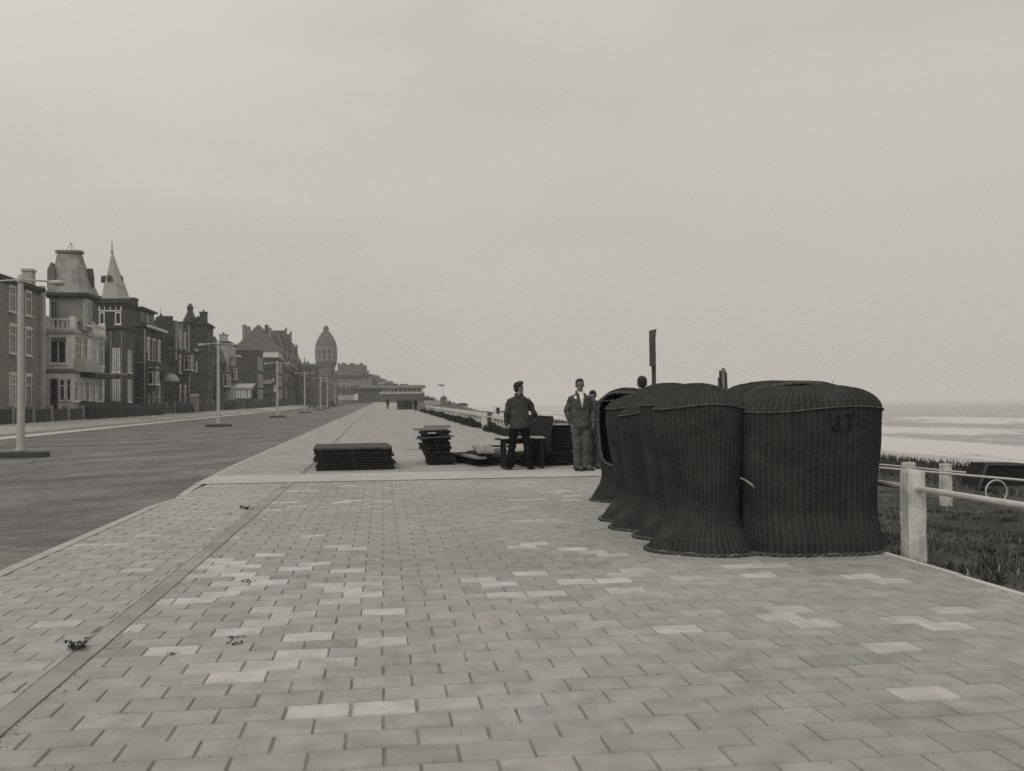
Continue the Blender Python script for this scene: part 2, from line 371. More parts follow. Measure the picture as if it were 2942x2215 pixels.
# concrete tiles of the near promenade, every one a bevelled slab of its own tone
TW, TD = .290, .2045
lights = []
for (L, sx_, x0_, y0_) in (
    ([(1540,130),(1490,195),(1560,215),(1420,238),(1900,188),(1905,463),(1430,512),(1120,548),(1130,615),(1190,565),(1680,565),(1560,598),(1860,603),(1430,680),(1200,697),(1040,735),(880,775),(1740,690),(1990,680),(1810,720),(1980,745),(1830,785),(2030,850),(1440,845),(1550,870),(1400,920),(640,940),(1225,975),(1650,995),(740,1060),(1620,1105),(1750,1145),(1100,1195),(1430,1180),(1230,1250),(1680,1450),(1990,1430)], 2.081, 90, 1350),
    ([(560,60),(760,60),(150,135),(660,128),(1150,120),(900,325),(800,380),(1080,410),(150,450),(1980,450),(1640,165)], 2.257, 1900, 1600),
    ([(380,28),(330,60),(730,118),(340,153),(830,168),(430,208),(650,205),(900,203),(280,295),(430,428),(380,660),(230,705),(790,715),(1010,745),(300,1010),(1490,950),(810,1095),(1240,1070),(2060,1035),(200,1185),(1700,1185),(460,1230),(170,1080)], 3.687, 1400, 1380),
    ([(1200,300),(1400,290),(1820,245),(1860,395),(1850,420),(1150,420),(1200,465),(1000,497),(1870,895),(1020,980),(460,1040),(600,1080),(520,1165),(1470,1080),(1290,1125),(1900,1130),(900,1235),(600,1300),(980,1280),(1500,1300)], 3.687, 500, 1330)):
    lights += [onz(x0_ + a / sx_, y0_ + b_ / sx_, 0) for a, b_ in L]
ref = onz(1100, 1994, 0)
SK = 0.0
x_off = ref.x; y_off = onz(1100, 1975.3, 0).y
GL, GR = -1.71, -1.575
verts, faces, tones = [], [], []
def tile(x0, x1, y0, y1, tone, dz=0., tx=0., ty=0., gap=.005, bev=.006):
    x0 += gap; x1 -= gap; y0 += gap; y1 -= gap
    if x1 - x0 < .03: return
    o = len(verts); cx_, cy_ = (x0 + x1) / 2, (y0 + y1) / 2
    for (a, c, z) in ((0, 0, -.03), (bev * .4, 0, -.006), (bev, 0, 0)):
        for (x, y) in ((x0 + a, y0 + a), (x1 - a, y0 + a), (x1 - a, y1 - a), (x0 + a, y1 - a)):
            verts.append((x, y, z + dz + tx * (x - cx_) + ty * (y - cy_))); tones.append(tone)
    for r in (0, 4):
        for j in range(4):
            k = (j + 1) % 4; faces.append((o + r + j, o + r + k, o + r + 4 + k, o + r + 4 + j))
    faces.append((o + 8, o + 9, o + 10, o + 11))
ntop = int((TILE_END - y_off) / TD) + 1; nbot = int((y_off + 1) / TD) + 1
for (xa, xb, left) in ((GR, 4.33, False), (KX, GL, True)):
    for r in range(-nbot, ntop):
        y0 = y_off + r * TD + random.uniform(-.0015, .0015); y1 = y0 + TD
        if y1 > TILE_END: continue
        sh = 0 if r % 2 else .5
        x = x_off + (math.floor((xa - x_off) / TW) - 1 + sh) * TW + random.uniform(-.006, .006)
        while x < xb:
            a, c = max(x, xa), min(x + TW, xb)
            if c - a > .035:
                cxy = ((a + c) / 2, (y0 + y1) / 2)
                g_ = .325 + random.gauss(0, .014) + .05 * mnoise.noise(Vector((cxy[0] * .6, cxy[1] * .4, 3))) + .02 * mnoise.noise(Vector((cxy[0] * 2.5, cxy[1] * 2, 8)))
                if left: g_ += .012
                for l in lights:
                    if abs(l.x - cxy[0]) < TW * .5 and abs(l.y - cxy[1]) < TD * .5: g_ = .455 + random.uniform(-.035, .04)
                if random.random() < .02: g_ = .43
                if random.random() < .05: g_ *= .9
                w_ = random.uniform(.8, 1.2)
                tile(a, c, y0, y1, (g_ * 1.015, g_, g_ * (1 - .035 * w_), 1), random.gauss(0, .0009), random.gauss(0, .004), random.gauss(0, .004),
                     gap=max(.0012, random.gauss(.0028, .0014)), bev=random.uniform(.003, .007))
            x += TW
tl = mesh_np('promenade_tiles', np.array(verts), np.array(faces), 'tile', tones); tl['kind'] = 'structure'; tl.data.polygons.foreach_set('use_smooth', [False] * len(tl.data.polygons))
# long gutter band between the two fields
gb = MB(); y = -2.0
while y < TILE_END - .1:
    L_ = random.uniform(.85, 1.0); e = min(y + L_, TILE_END)
    gb.box(GL + .004, GR - .004, y + .003, e - .003, -.03, .002 + random.gauss(0, .001)); y = e
o = gb.build('gutter_band', 'gutter'); o['kind'] = 'structure'
# thin pale edging on the sea side
eb = MB(); y = -3.0
while y < 36:
    e = y + 1.0; eb.box(4.335 + (xr(y) - 4.36), 4.40 + (xr(y) - 4.36), y + .004, e - .004, -.2 + prom(y), .006 + prom(y) + random.gauss(0, .003)); y = e
o = eb.build('edging_kerb', 'kerb_light'); o['kind'] = 'structure'
# dune bank, beach and sea
xs = list(np.arange(4.36, 17, .35)) + [18, 20, 23, 27, 32, 38, 46]
ysd = list(np.arange(-4, 40, .7)) + list(np.arange(40, 120, 3)) + list(np.arange(120, 460, 12)) + [520, 700, 1000]
sheet('dune', xs, ysd, lambda x, y: terrain(x, y), 'dune_soil')
sheet('beach', [30, 45, 60, 75, 90, 120], [-600, 0, 200, 500, 1000, 3000, 9000], lambda x, y: interp([(30, -6.9), (45, -7.35), (60, -7.7), (75, -7.95), (90, -8.25), (120, -9)], x) + .3, 'sand')
# sea material: grey water, long foam bands that follow the shore
m = bpy.data.materials.new('sea_water'); m.use_nodes = True; nt = m.node_tree; b = nt.nodes['Principled BSDF']; MATS['sea_water'] = m
tcn = N(nt, 'ShaderNodeTexCoord')
nz = N(nt, 'ShaderNodeTexNoise'); nz.inputs['Scale'].default_value = .012; nz.inputs['Detail'].default_value = 5
mpn = N(nt, 'ShaderNodeMapping'); mpn.inputs['Scale'].default_value = (2.2, 1, 1)
nt.links.new(tcn.outputs['Object'], mpn.inputs[0]); nt.links.new(mpn.outputs[0], nz.inputs[0])
sp = N(nt, 'ShaderNodeSeparateXYZ'); nt.links.new(tcn.outputs['Object'], sp.inputs[0])
def nm(op, a, b_, c_=None):
    n = N(nt, 'ShaderNodeMath', operation=op)
    for i, v in enumerate((a, b_, c_)):
        if v is None: continue
        if isinstance(v, (int, float)): n.inputs[i].default_value = v
        else: nt.links.new(v, n.inputs[i])
    return n.outputs[0]
xw = nm('MULTIPLY', sp.outputs[0], nm('MULTIPLY_ADD', nz.outputs[0], .46, .77))     # wobbling distance from the shore
rp = N(nt, 'ShaderNodeValToRGB'); cr_ = rp.color_ramp
fr = nm('DIVIDE', xw, 340.0); nt.links.new(fr, rp.inputs[0])
stops = [(70, .9), (84, .75), (92, .5), (98, .9), (120, .95), (128, .12), (144, .1), (152, .95), (176, .9), (190, .15), (222, .12), (245, .75), (285, .7), (305, .1)]
cr_.elements[0].position = 0; cr_.elements[0].color = (1, 1, 1, 1); cr_.elements[1].position = 1; cr_.elements[1].color = (.22, .22, .22, 1)
for p, v in stops:
    e = cr_.elements.new(p / 340.0); e.color = (v, v, v, 1)
n3 = N(nt, 'ShaderNodeTexNoise'); n3.inputs['Scale'].default_value = .07; n3.inputs['Detail'].default_value = 6; n3.inputs['Roughness'].default_value = .65
mp3 = N(nt, 'ShaderNodeMapping'); mp3.inputs['Scale'].default_value = (1.0, .35, 1); nt.links.new(tcn.outputs['Object'], mp3.inputs[0]); nt.links.new(mp3.outputs[0], n3.inputs[0])
n4 = N(nt, 'ShaderNodeTexNoise'); n4.inputs['Scale'].default_value = .35; n4.inputs['Detail'].default_value = 4; nt.links.new(mp3.outputs[0], n4.inputs[0])
foam = nm('ADD', rp.outputs[0], nm('ADD', nm('MULTIPLY', nm('SUBTRACT', n3.outputs[0], .5), 2.1), nm('MULTIPLY', nm('SUBTRACT', n4.outputs[0], .5), 1.2)))
mrx = N(nt, 'ShaderNodeMapRange'); mrx.interpolation_type = 'SMOOTHSTEP'; mrx.inputs[1].default_value = .25; mrx.inputs[2].default_value = .75; nt.links.new(foam, mrx.inputs[0])
mx = N(nt, 'ShaderNodeMix', data_type='RGBA'); nt.links.new(mrx.outputs[0], mx.inputs[0]); mx.inputs[6].default_value = gray(.29); mx.inputs[7].default_value = gray(.53)
nt.links.new(mx.outputs[2], b.inputs['Base Color']); b.inputs['Roughness'].default_value = .55; b.inputs['Specular IOR Level'].default_value = .3
bp = N(nt, 'ShaderNodeBump'); bp.inputs['Strength'].default_value = .6; bp.inputs['Distance'].default_value = .6
nt.links.new(n3.outputs[0], bp.inputs['Height']); nt.links.new(bp.outputs[0], b.inputs['Normal'])
def seaz(x, y):
    z = -8.0
    for c, w, h in ((122, 5, .5), (152, 6, .8), (176, 5, .3), (246, 8, .9), (290, 8, .4)):
        c2 = c * (1 + .06 * mnoise.noise(Vector((y * .006, c * .1, 0)))) + 4 * mnoise.noise(Vector((y * .03, c, 0)))
        z += h * math.exp(-((x - c2) / w) ** 2)
    return z
sheet('sea', list(np.arange(72, 320, 4)) + [340, 400, 600, 1200, 3000, 8000, 20000, 40000],
      [-20000, -4000, -800, -200] + list(np.arange(-100, 900, 20)) + [1000, 1400, 2000, 3500, 7000, 14000, 30000], seaz, 'sea_water')
# ------------------------------------------------------------------ grass (stuff) : real blades
def blades(name, pts, hmin, hmax, w, m, lean=.35, seed=1, tones=None):
    r = np.random.default_rng(seed); n = len(pts); P = np.array(pts); h = r.uniform(hmin, hmax, n); a = r.uniform(0, 2 * np.pi, n); l = r.uniform(0, lean, n) * h
    b = a + r.uniform(-1, 1, n); ww = w * r.uniform(.6, 1.4, n)
    dx, dy = np.cos(a) * l, np.sin(a) * l; ux, uy = np.cos(b + 1.57) * ww, np.sin(b + 1.57) * ww
    v = np.zeros((n, 5, 3)); z0 = P[:, 2] - .03
    v[:, 0] = np.stack([P[:, 0] - ux, P[:, 1] - uy, z0], 1); v[:, 1] = np.stack([P[:, 0] + ux, P[:, 1] + uy, z0], 1)
    v[:, 2] = np.stack([P[:, 0] + dx * .35 + ux * .8, P[:, 1] + dy * .35 + uy * .8, z0 + h * .6], 1)
    v[:, 3] = np.stack([P[:, 0] + dx * .35 - ux * .8, P[:, 1] + dy * .35 - uy * .8, z0 + h * .6], 1)
    v[:, 4] = np.stack([P[:, 0] + dx, P[:, 1] + dy, z0 + h], 1)
    f = np.zeros((n, 3, 3), int); k = np.arange(n) * 5
    f[:, 0] = np.stack([k, k + 1, k + 2], 1); f[:, 1] = np.stack([k, k + 2, k + 3], 1); f[:, 2] = np.stack([k + 3, k + 2, k + 4], 1)
    return v.reshape(-1, 3), f.reshape(-1, 3), n
pts = []
r_ = np.random.default_rng(3)
for k in range(95000):
    Y = 4.5 + 32 * r_.random() ** 1.5; x = 4.46 + 9.5 * r_.random() ** 1.15
    nn = mnoise.noise(Vector((x * 1.1, Y * .9, 5)))
    if nn < -.30 and r_.random() < .8: continue
    if x < 4.8 and r_.random() < .5: continue
    pts.append((x, Y, terrain(x, Y)))
v1, f1, n1_ = blades('g', pts, .025, .10, .0055, '', 1.3, 5)
pts = []
for k in range(42000):                       # taller marram on the crest
    Y = 6 + 150 * r_.random() ** 1.6; x = 13.2 + 3.4 * r_.random()
    if Y > 60: x = 9 + 8 * r_.random()
    pts.append((x, Y, terrain(x, Y)))
v2, f2, n2_ = blades('g', pts, .10, .30, .011, '', .7, 6)
pt3 = []
for k in range(170):                         # scattered tussocks on the bank
    Y0 = 5 + 26 * r_.random() ** 1.4; x0 = 4.6 + 8 * r_.random()
    for j in range(70):
        x, Y = x0 + r_.normal() * .07, Y0 + r_.normal() * .07
        if x > 4.45: pt3.append((x, Y, terrain(x, Y)))
v3, f3, n3_ = blades('g', pt3, .05, .15, .006, '', .8, 7)
tn = []
rr = np.random.default_rng(9)
t1_ = np.repeat(rr.choice([.028, .04, .06, .10, .17], n1_, p=[.34, .30, .22, .10, .04]), 5); t2_ = np.repeat(rr.choice([.024, .036, .055, .09], n2_), 5)
def patchy(v_):
    q = v_.reshape(-1, 5, 3)[:, 0]; f_ = np.array([1 + 1.1 * mnoise.noise(Vector((x * 1.6, y * 1.1, 2))) + .7 * mnoise.noise(Vector((x * .5, y * .35, 7))) for x, y, z in q]); return np.repeat(np.clip(f_, .35, 2.2), 5)
tt = np.concatenate([t1_ * patchy(v1), t2_ * patchy(v2), np.repeat(rr.choice([.03, .05, .09, .15], n3_), 5)]); tones_ = np.stack([tt * 1.04, tt, tt * .9, np.ones_like(tt)], 1)
mat('grass_tone', .1, .9, attr=True)
o = mesh_np('dune_grass', np.concatenate([v1, v2, v3]), np.concatenate([f1, f2 + len(v1), f3 + len(v1) + len(v2)]), 'grass_tone', tones_)
tag(o, 'short dark dune grass and marram covering the bank beside the promenade', 'grass', kind='stuff')
# sand grains, crumbs and chips lying on the paving (uncountable)
gv, gf, gt = [], [], []
rg_ = np.random.default_rng(17)
def crumb(x, y, s, tone):
    o_ = len(gv); a = rg_.uniform(0, 6.28)
    for k in range(4): gv.append((x + s * math.cos(a + k * 1.57) * rg_.uniform(.6, 1.2), y + s * math.sin(a + k * 1.57) * rg_.uniform(.6, 1.2), .0015)); gt.append((tone, tone, tone * .95, 1))
    gv.append((x, y, .002 + s * .7)); gt.append((tone, tone, tone * .95, 1))
    for k in range(4): gf.append((o_ + k, o_ + (k + 1) % 4, o_ + 4))
for k in range(5200):
    y = 2.5 + 15 * rg_.random() ** 1.2; x = rg_.uniform(-3.0, 4.3)
    if mnoise.noise(Vector((x * .8, y * .5, 11))) < -.05 and rg_.random() < .8: continue
    if rg_.random() < .5: y = y_off + round((y - y_off) / TD) * TD + rg_.normal() * .006       # gathers in the joints
    crumb(x, y, rg_.uniform(.0015, .0045), rg_.choice([.06, .1, .2, .5], p=[.35, .25, .2, .2]))
for k in range(1500):                                        # along the edging, gutter band and chair feet
    t = rg_.random()
    if t < .4: x, y = 4.3 - abs(rg_.normal()) * .05, rg_.uniform(3, 17)
    elif t < .7: x, y = GR + .01 + abs(rg_.normal()) * .03, rg_.uniform(2.5, 17)
    else: x, y = rg_.uniform(2.2, 4.3), 8.35 - abs(rg_.normal()) * .15
    crumb(x, y, rg_.uniform(.002, .006), rg_.choice([.05, .1, .18]))
mat('crumb', .2, .95, attr=True)
o = mesh_np('paving_grit', np.array(gv), np.array(gf), 'crumb', gt); tag(o, 'sand grains and crumbs scattered over the promenade tiles', 'grit', kind='stuff')
# ------------------------------------------------------------------ wicker beach chairs
m = bpy.data.materials.new('wicker'); m.use_nodes = True; nt = m.node_tree; b = nt.nodes['Principled BSDF']; MATS['wicker'] = m
b.inputs['Roughness'].default_value = .85; b.inputs['Specular IOR Level'].default_value = .12
uv = N(nt, 'ShaderNodeUVMap'); uv.uv_map = 'UVMap'
sp = N(nt, 'ShaderNodeSeparateXYZ'); nt.links.new(uv.outputs[0], sp.inputs[0])
def nm2(op, *a):
    n = N(nt, 'ShaderNodeMath', operation=op)
    for i, v in enumerate(a):
        if isinstance(v, (int, float)): n.inputs[i].default_value = v
        else: nt.links.new(v, n.inputs[i])
    return n.outputs[0]
# weavers run across (v), stakes run up (u): over-under weave
su = nm2('SINE', nm2('MULTIPLY', sp.outputs[0], math.pi / .056))
st_ = nm2('POWER', nm2('ABSOLUTE', su), 6.0)
rowi = nm2('FLOOR', nm2('DIVIDE', sp.outputs[1], .011))
par = nm2('SUBTRACT', nm2('MULTIPLY', nm2('MODULO', nm2('ABSOLUTE', rowi), 2.0), 2.0), 1.0)
wv = nm2('ABSOLUTE', nm2('SINE', nm2('MULTIPLY', sp.outputs[1], math.pi / .011)))
hgt = nm2('ADD', nm2('MULTIPLY', nm2('MULTIPLY', su, par), .5), nm2('MULTIPLY', wv, .8))
tcn = N(nt, 'ShaderNodeTexCoord'); nz = N(nt, 'ShaderNodeTexNoise'); nz.inputs['Scale'].default_value = 5; nz.inputs['Detail'].default_value = 8; nz.inputs['Roughness'].default_value = .7
nt.links.new(tcn.outputs['Object'], nz.inputs[0])
nf = N(nt, 'ShaderNodeTexNoise'); nf.inputs['Scale'].default_value = 120; nf.inputs['Detail'].default_value = 2; nt.links.new(tcn.outputs['Object'], nf.inputs[0])
rp = N(nt, 'ShaderNodeValToRGB'); nt.links.new(nm2('ADD', nm2('MULTIPLY', nz.outputs[0], .6), nm2('ADD', nm2('MULTIPLY', nf.outputs[0], .25), nm2('ADD', nm2('MULTIPLY', hgt, .07), nm2('MULTIPLY', st_, .16)))), rp.inputs[0])
rp.color_ramp.elements[0].position = .30; rp.color_ramp.elements[1].position = .78
rp.color_ramp.elements[0].color = gray(.016); rp.color_ramp.elements[1].color = gray(.075)
nt.links.new(rp.outputs[0], b.inputs['Base Color'])
bp = N(nt, 'ShaderNodeBump'); bp.inputs['Strength'].default_value = .9; bp.inputs['Distance'].default_value = .006
nt.links.new(nm2('ADD', hgt, nm2('MULTIPLY', nf.outputs[0], .8)), bp.inputs['Height']); nt.links.new(bp.outputs[0], b.inputs['Normal'])
mat('wicker_rim', .085, .85, var=.45, vscale=22, bump=.8, bscale=90)
mat('withy', .26, .8, var=.3, vscale=20)
def chair_fn(W, Dp, H, wst, flare, dome=.235, sf=1.0, e=1.75):
    """returns S(theta, s): s 0..1 wall from ground to seam, 1..2 over the dome. theta=0 at the back (-y)"""
    hw = W / 2
    def prof(tab, z): return interp(tab, z)
    zs = [0, .04, .12, .22, .30, .36, .55, .85, 1.10, 1.27]
    bk = [flare, flare * .85, flare * .40, -wst * .45, -wst * .85, -wst, -wst * .80, -wst * .40, -wst * .1, .0]
    sdv = [v_ * sf for v_ in (flare * .55, flare * .45, flare * .1, -wst * .22, -wst * .34, -wst * .36, -wst * .28, -wst * .12, -wst * .02, .0)]
    def S(th, s):
        z = min(s, 1) * 1.27
        a = hw + float(np.interp(z, zs, sdv)); bb = Dp / 2 + float(np.interp(z, zs, bk)); bf = Dp / 2 + float(np.interp(z, zs, sdv)) * .4
        n = 2.9; c, sn = math.sin(th), -math.cos(th)
        k = (abs(c) ** n + abs(sn) ** n) ** (-1 / n)
        x = a * c * k; y = (bb if sn < 0 else bf) * sn * k
        zz = z
        if s > 1:
            q = s - 1; f = 1 - q ** 1.0
            rise = (1 - f ** e) ** (1 / e)
            # bulges outward a touch at the shoulder, highest a little towards the front
            x *= f; y = y * f + .10 * q; zz = 1.27 + dome * rise
        zz = zz * H / 1.27 if zz <= 1.27 else H + (zz - 1.27)
        zz += (.018 * math.sin(2 * th + 1) + .012 * math.sin(3 * th)) * min(1, s) * (1 if s <= 1 else max(0, 2 - s))
        return Vector((x, y, zz))
    return S
def rib(th, nr): return abs(math.sin(th * nr / 2))
def make_chair(label, W=1.24, Dp=.86, H=1.27, wst=.14, flare=.07, seed=1, dome=.235, open_w=.80, lettering=False, sf=1.0, e=1.75):
    rr = random.Random(seed); S = chair_fn(W, Dp, H, wst, flare, dome, sf, e)
    root = empty('beach_chair', (0, 0, 0), label, 'beach chair', 'wicker beach chairs parked together on the promenade')
    NT, NW, ND = 300, 66, 30; nrib = 75 if W > 1 else 60
    per = 2 * (W + Dp)
    ph = [rr.uniform(0, 6) for _ in range(4)]
    def P(th, s):
        p = S(th, s); q = S(th, s + .003) if s < 1.99 else S(th, s - .003)
        t2 = S(th + .01, s); n = (t2 - p).cross(q - p if s < 1.99 else p - q)
        n = n.normalized() if n.length > 1e-9 else Vector((0, 0, 1))
        amp = .0065 * (.75 + .7 * mnoise.noise(Vector((th * 9 + ph[3], s * 6, 1)))) * (1 if s < 1 else max(0, 2 - s) ** .5 * 1.5)
        w = .012 * math.sin(2 * th + ph[0] + 3 * s) + .008 * math.sin(5 * th + ph[1] + 5 * s) + .010 * mnoise.noise(Vector((math.cos(th) * 3 + ph[2], math.sin(th) * 3, s * 3)))
        if s > 1: w *= (2 - s)
        tw = 0
        return p + n * (amp * rib(th + .035 * math.sin(s * 7 + ph[2]) * (1 if s < 1 else 0) + (.25 * (.25 - s) if s < .25 else 0), nrib) + w)
    ss = list(np.linspace(0, 1, NW)) + list(1 + (1 - np.cos(np.linspace(.06, math.pi / 2 * .985, ND))))
    me = bpy.data.meshes.new('shell'); vs = []; fs = []; uvs = []
    thv = [-math.pi + 2 * math.pi * i / NT for i in range(NT)]
    for s in ss:
        for th in thv: vs.append(P(th, s))
    def opened(th, s):
        # opening in the front: above the seat, below the hood
        a = abs(abs(th) - math.pi); x = a / (math.pi * .31)
        z = s * H if s <= 1 else H + (s - 1) * .3
        t = (z - .88) / (.42 if z < .88 else .50)
        return abs(x) ** 3 + abs(t) ** 3 < 1
    for i in range(len(ss) - 1):
        for j in range(NT):
            k = (j + 1) % NT; th = thv[j] + math.pi / NT; s = (ss[i] + ss[i + 1]) / 2
            if opened(th, s): continue
            fs.append((i * NT + j, i * NT + k, (i + 1) * NT + k, (i + 1) * NT + j))
            def U(jj, ii):
                t = ss[ii]; return ((thv[jj % NT] + (2 * math.pi if jj >= NT else 0)) * nrib * .056 / (2 * math.pi), t * H if t < 1 else H + (t - 1) * .45)
            uvs += [U(j, i), U(j + 1, i), U(j + 1, i + 1), U(j, i + 1)]
    me.from_pydata([tuple(v) for v in vs], [], fs); ul = me.uv_layers.new(name='UVMap'); ul.data.foreach_set('uv', [c for q in uvs for c in q])
    me.polygons.foreach_set('use_smooth', [True] * len(me.polygons)); me.materials.append(MATS['wicker'])
    sh = bpy.data.objects.new('wicker_shell', me); col.objects.link(sh); sh.parent = root
    md = sh.modifiers.new('thick', 'SOLIDIFY'); md.thickness = .022; md.offset = -1
    # rolled rim round the opening
    loop = []
    for k in range(72):
        t = 2 * math.pi * k / 72; cx_ = math.copysign(abs(math.cos(t)) ** (2 / 3), math.cos(t)); cz = math.copysign(abs(math.sin(t)) ** (2 / 3), math.sin(t))
        a = cx_ * math.pi * .31; z = .88 + cz * (.42 if cz < 0 else .50)
        s = z / H if z < H else 1 + (z - H) / .3
        loop.append(P(math.pi - a, s))
    MB().tube(loop + loop[:2], .019, 8, cap=False).build('opening_rim', 'wicker_rim', root, smooth=True)
    # base braid and seam cord
    def braid(s, r, n=220, out=.008):
        b_ = MB()
        for off in (0, math.pi):
            pts = []
            for k in range(n + 1):
                th = 2 * math.pi * k / n; p = S(th, s); o_ = Vector((p.x, p.y, 0)).normalized(); a = k * 2 * math.pi / 7 + off
                pts.append(p + o_ * (out + r * .8 * math.cos(a)) + Vector((0, 0, r * .8 * math.sin(a) + (r if s == 0 else 0))))
            b_.tube(pts, r, 6, cap=False)
        return b_
    braid(0, .013).build('base_braid', 'wicker_rim', root, smooth=True)
    sc_ = MB(); pts = [P(2 * math.pi * k / 160, 1.0) + (lambda q: Vector((q.x, q.y, 0)).normalized() * .007)(S(2 * math.pi * k / 160, 1.0)) for k in range(161)]
    sc_.tube(pts, .0075, 6, cap=False).build('seam_cord', 'wicker_rim', root, smooth=True)
    # loose pale withies stitched round the foot
    q = []; n_ = 520; f1, f2 = rr.uniform(17, 21), rr.uniform(0, 6)
    for k in range(n_ + 1):
        th = 2 * math.pi * k / n_; p = S(th, 0); o_ = Vector((p.x, p.y, 0)).normalized(); w_ = math.sin(f1 * th + f2) + .7 * math.sin(7.3 * th + f2) - .35
        q.append(p + o_ * (.008 + .017 * w_) + Vector((0, 0, .016 + .014 * math.sin(f1 * .5 * th + 1))))
    MB().tube(q, .0036, 5).build('withy_stitching', 'withy', root, smooth=True)
    for k in range(7):                                        # canes that have worked loose
        th, s0 = rr.uniform(-1.9, 1.9), rr.choice((rr.uniform(.05, .9), rr.uniform(1.0, 1.5))); p = P(th, s0); o_ = Vector((p.x, p.y, .4 if s0 > 1 else 0)).normalized(); sdw = Vector((-o_.y, o_.x, rr.uniform(-.6, .6))) * rr.choice((-1, 1)); L_ = rr.uniform(.03, .09)
        MB().tube([p, p + o_ * .012 + sdw * L_ * .4, p + o_ * rr.uniform(.02, .045) + sdw * L_], [.0028, .0024, .0015], 5).build('loose_cane', 'wicker_rim', root, smooth=True)
    # seat
    MB().rings([[S(math.pi * 2 * k / 40, .33 + d) * 1 if False else Vector((S(math.pi * 2 * k / 40, .30).x * .90, S(math.pi * 2 * k / 40, .30).y * .90, .40 + d)) for k in range(40)] for d in (0, .035)]).build('seat', 'wicker_rim', root)
    if lettering:
        def stroke(pts_, w=.016):
            b_ = MB()
            for (a, c) in zip(pts_[:-1], pts_[1:]):
                for i in range(6):
                    def Q(t):
                        th_ = a[0] + (c[0] - a[0]) * t; z_ = a[1] + (c[1] - a[1]) * t
                        p = P(th_, z_ / H); return Vector((p.x, p.y - .009, p.z))
                    b_.bar(Q(i / 6), Q((i + 1.15) / 6), w, .006)
            return b_
        # th>0 lies towards +x seen from behind (right of the picture)
        zt, zb = 1.20, 1.075
        stroke([(.205, zt), (.205, zb + .02), (.175, zb), (.13, zb + .005), (.115, zb + .03)]).build('letter', 'letter', root)
        stroke([(.30, zt), (.425, zt)]).merge(stroke([(.362, zt + .003), (.362, zb)])).build('letter', 'letter', root)
    return root
big = make_chair('broad wicker beach chair seen from behind with faint dark lettering, nearest the post and rail', lettering=True, seed=3, W=1.27, sf=.5, wst=.09, flare=.015, e=2.35, dome=.215)
small = make_chair('x', W=.84, Dp=.72, H=1.30, wst=.15, flare=.095, seed=8, dome=.185, e=1.6, sf=1.7)
def put(o, px, py, D=None, rz=0, off=(0, 0)):
    p = onz(px, py, 0); o.location = (p.x + off[0], p.y + off[1], 0); o.rotation_euler = (0, 0, rz)
# broad one: its back is towards the camera
_p = ond(2322, 1590, 8.90); big.location = (_p.x, _p.y, 0); big.rotation_euler = (0, 0, R(-4))
GR_CH = 'wicker beach chairs parked together on the promenade'
def chair_copy(src, x, y, rz, label, s=1.0):
    c = copy_thing(src, (x, y, 0), R(rz), label, GR_CH); c.scale = (s, s, s)
    for ch in list(col.objects):
        if ch.parent == c and ch.name.startswith('letter'): bpy.data.objects.remove(ch)
    return c
def rowpos(px, D, ext):
    X = (px - CX) / F * D + ext; c, sn = math.cos(YAW), math.sin(YAW); return X * c + D * sn, -X * sn + D * c
x_, y_ = rowpos(1863, 8.98, .50); small.location = (x_, y_, 0); small.rotation_euler = (0, 0, R(-38))
tag(small, 'nearest wicker beach chair of the left row, its flared foot beside the broad chair')
for px_, D_, rz_, lb_, s_, sd_, fl_, ws_ in ((1823, 9.86, -30, 'wicker beach chair second from the front in the left row', 1.03, 21, .085, .13),
                              (1761, 10.5, -44, 'wicker beach chair third from the front in the left row, its hood lowest', .945, 34, .10, .16),
                              (1729, 11.3, -36, 'wicker beach chair fourth from the front in the left row', 1.0, 47, .09, .14),
                              (1698, 13.5, 150, 'last wicker beach chair of the left row, turned with its open side to the camera', 1.05, 58, .09, .13)):
    x_, y_ = rowpos(px_, D_, .50 * s_); c_ = make_chair(lb_, W=.84, Dp=.72, H=1.30, wst=ws_, flare=fl_, seed=sd_, dome=.185, e=1.6, sf=1.7)
    c_.location = (x_, y_, 0); c_.rotation_euler = (0, 0, R(rz_)); c_.scale = (s_, s_, s_)
def atd(px, D): q = ond(px, 1500, D); return q.x, q.y
x_, y_ = atd(2262, 10.05); chair_copy(big, x_, y_, 176, 'wicker beach chair directly behind the broad lettered one, only its hood rim showing', 1.045)
x_, y_ = atd(1935, 12.3); chair_copy(small, x_, y_, 20, 'wicker beach chair behind the left row, its hood top showing right of the sign post', 1.075)
x_, y_ = atd(2010, 13.4); chair_copy(small, x_, y_, 10, 'wicker beach chair farthest back, its hood top showing left of the bundle of poles', 1.085)
# pale stick poking out between the two front chairs
st = MB(); a, c = ond(2128, 1373, 8.62), ond(2164, 1396, 8.42); st.tube([a, (a + c) / 2 + Vector((0, 0, .006)), c, c + Vector((.01, 0, -.02))], [.009, .009, .008, .005], 8)
tag(st.build('stick', 'withy', None, a, smooth=True), 'short pale stick poking out between the two nearest chairs', 'stick')
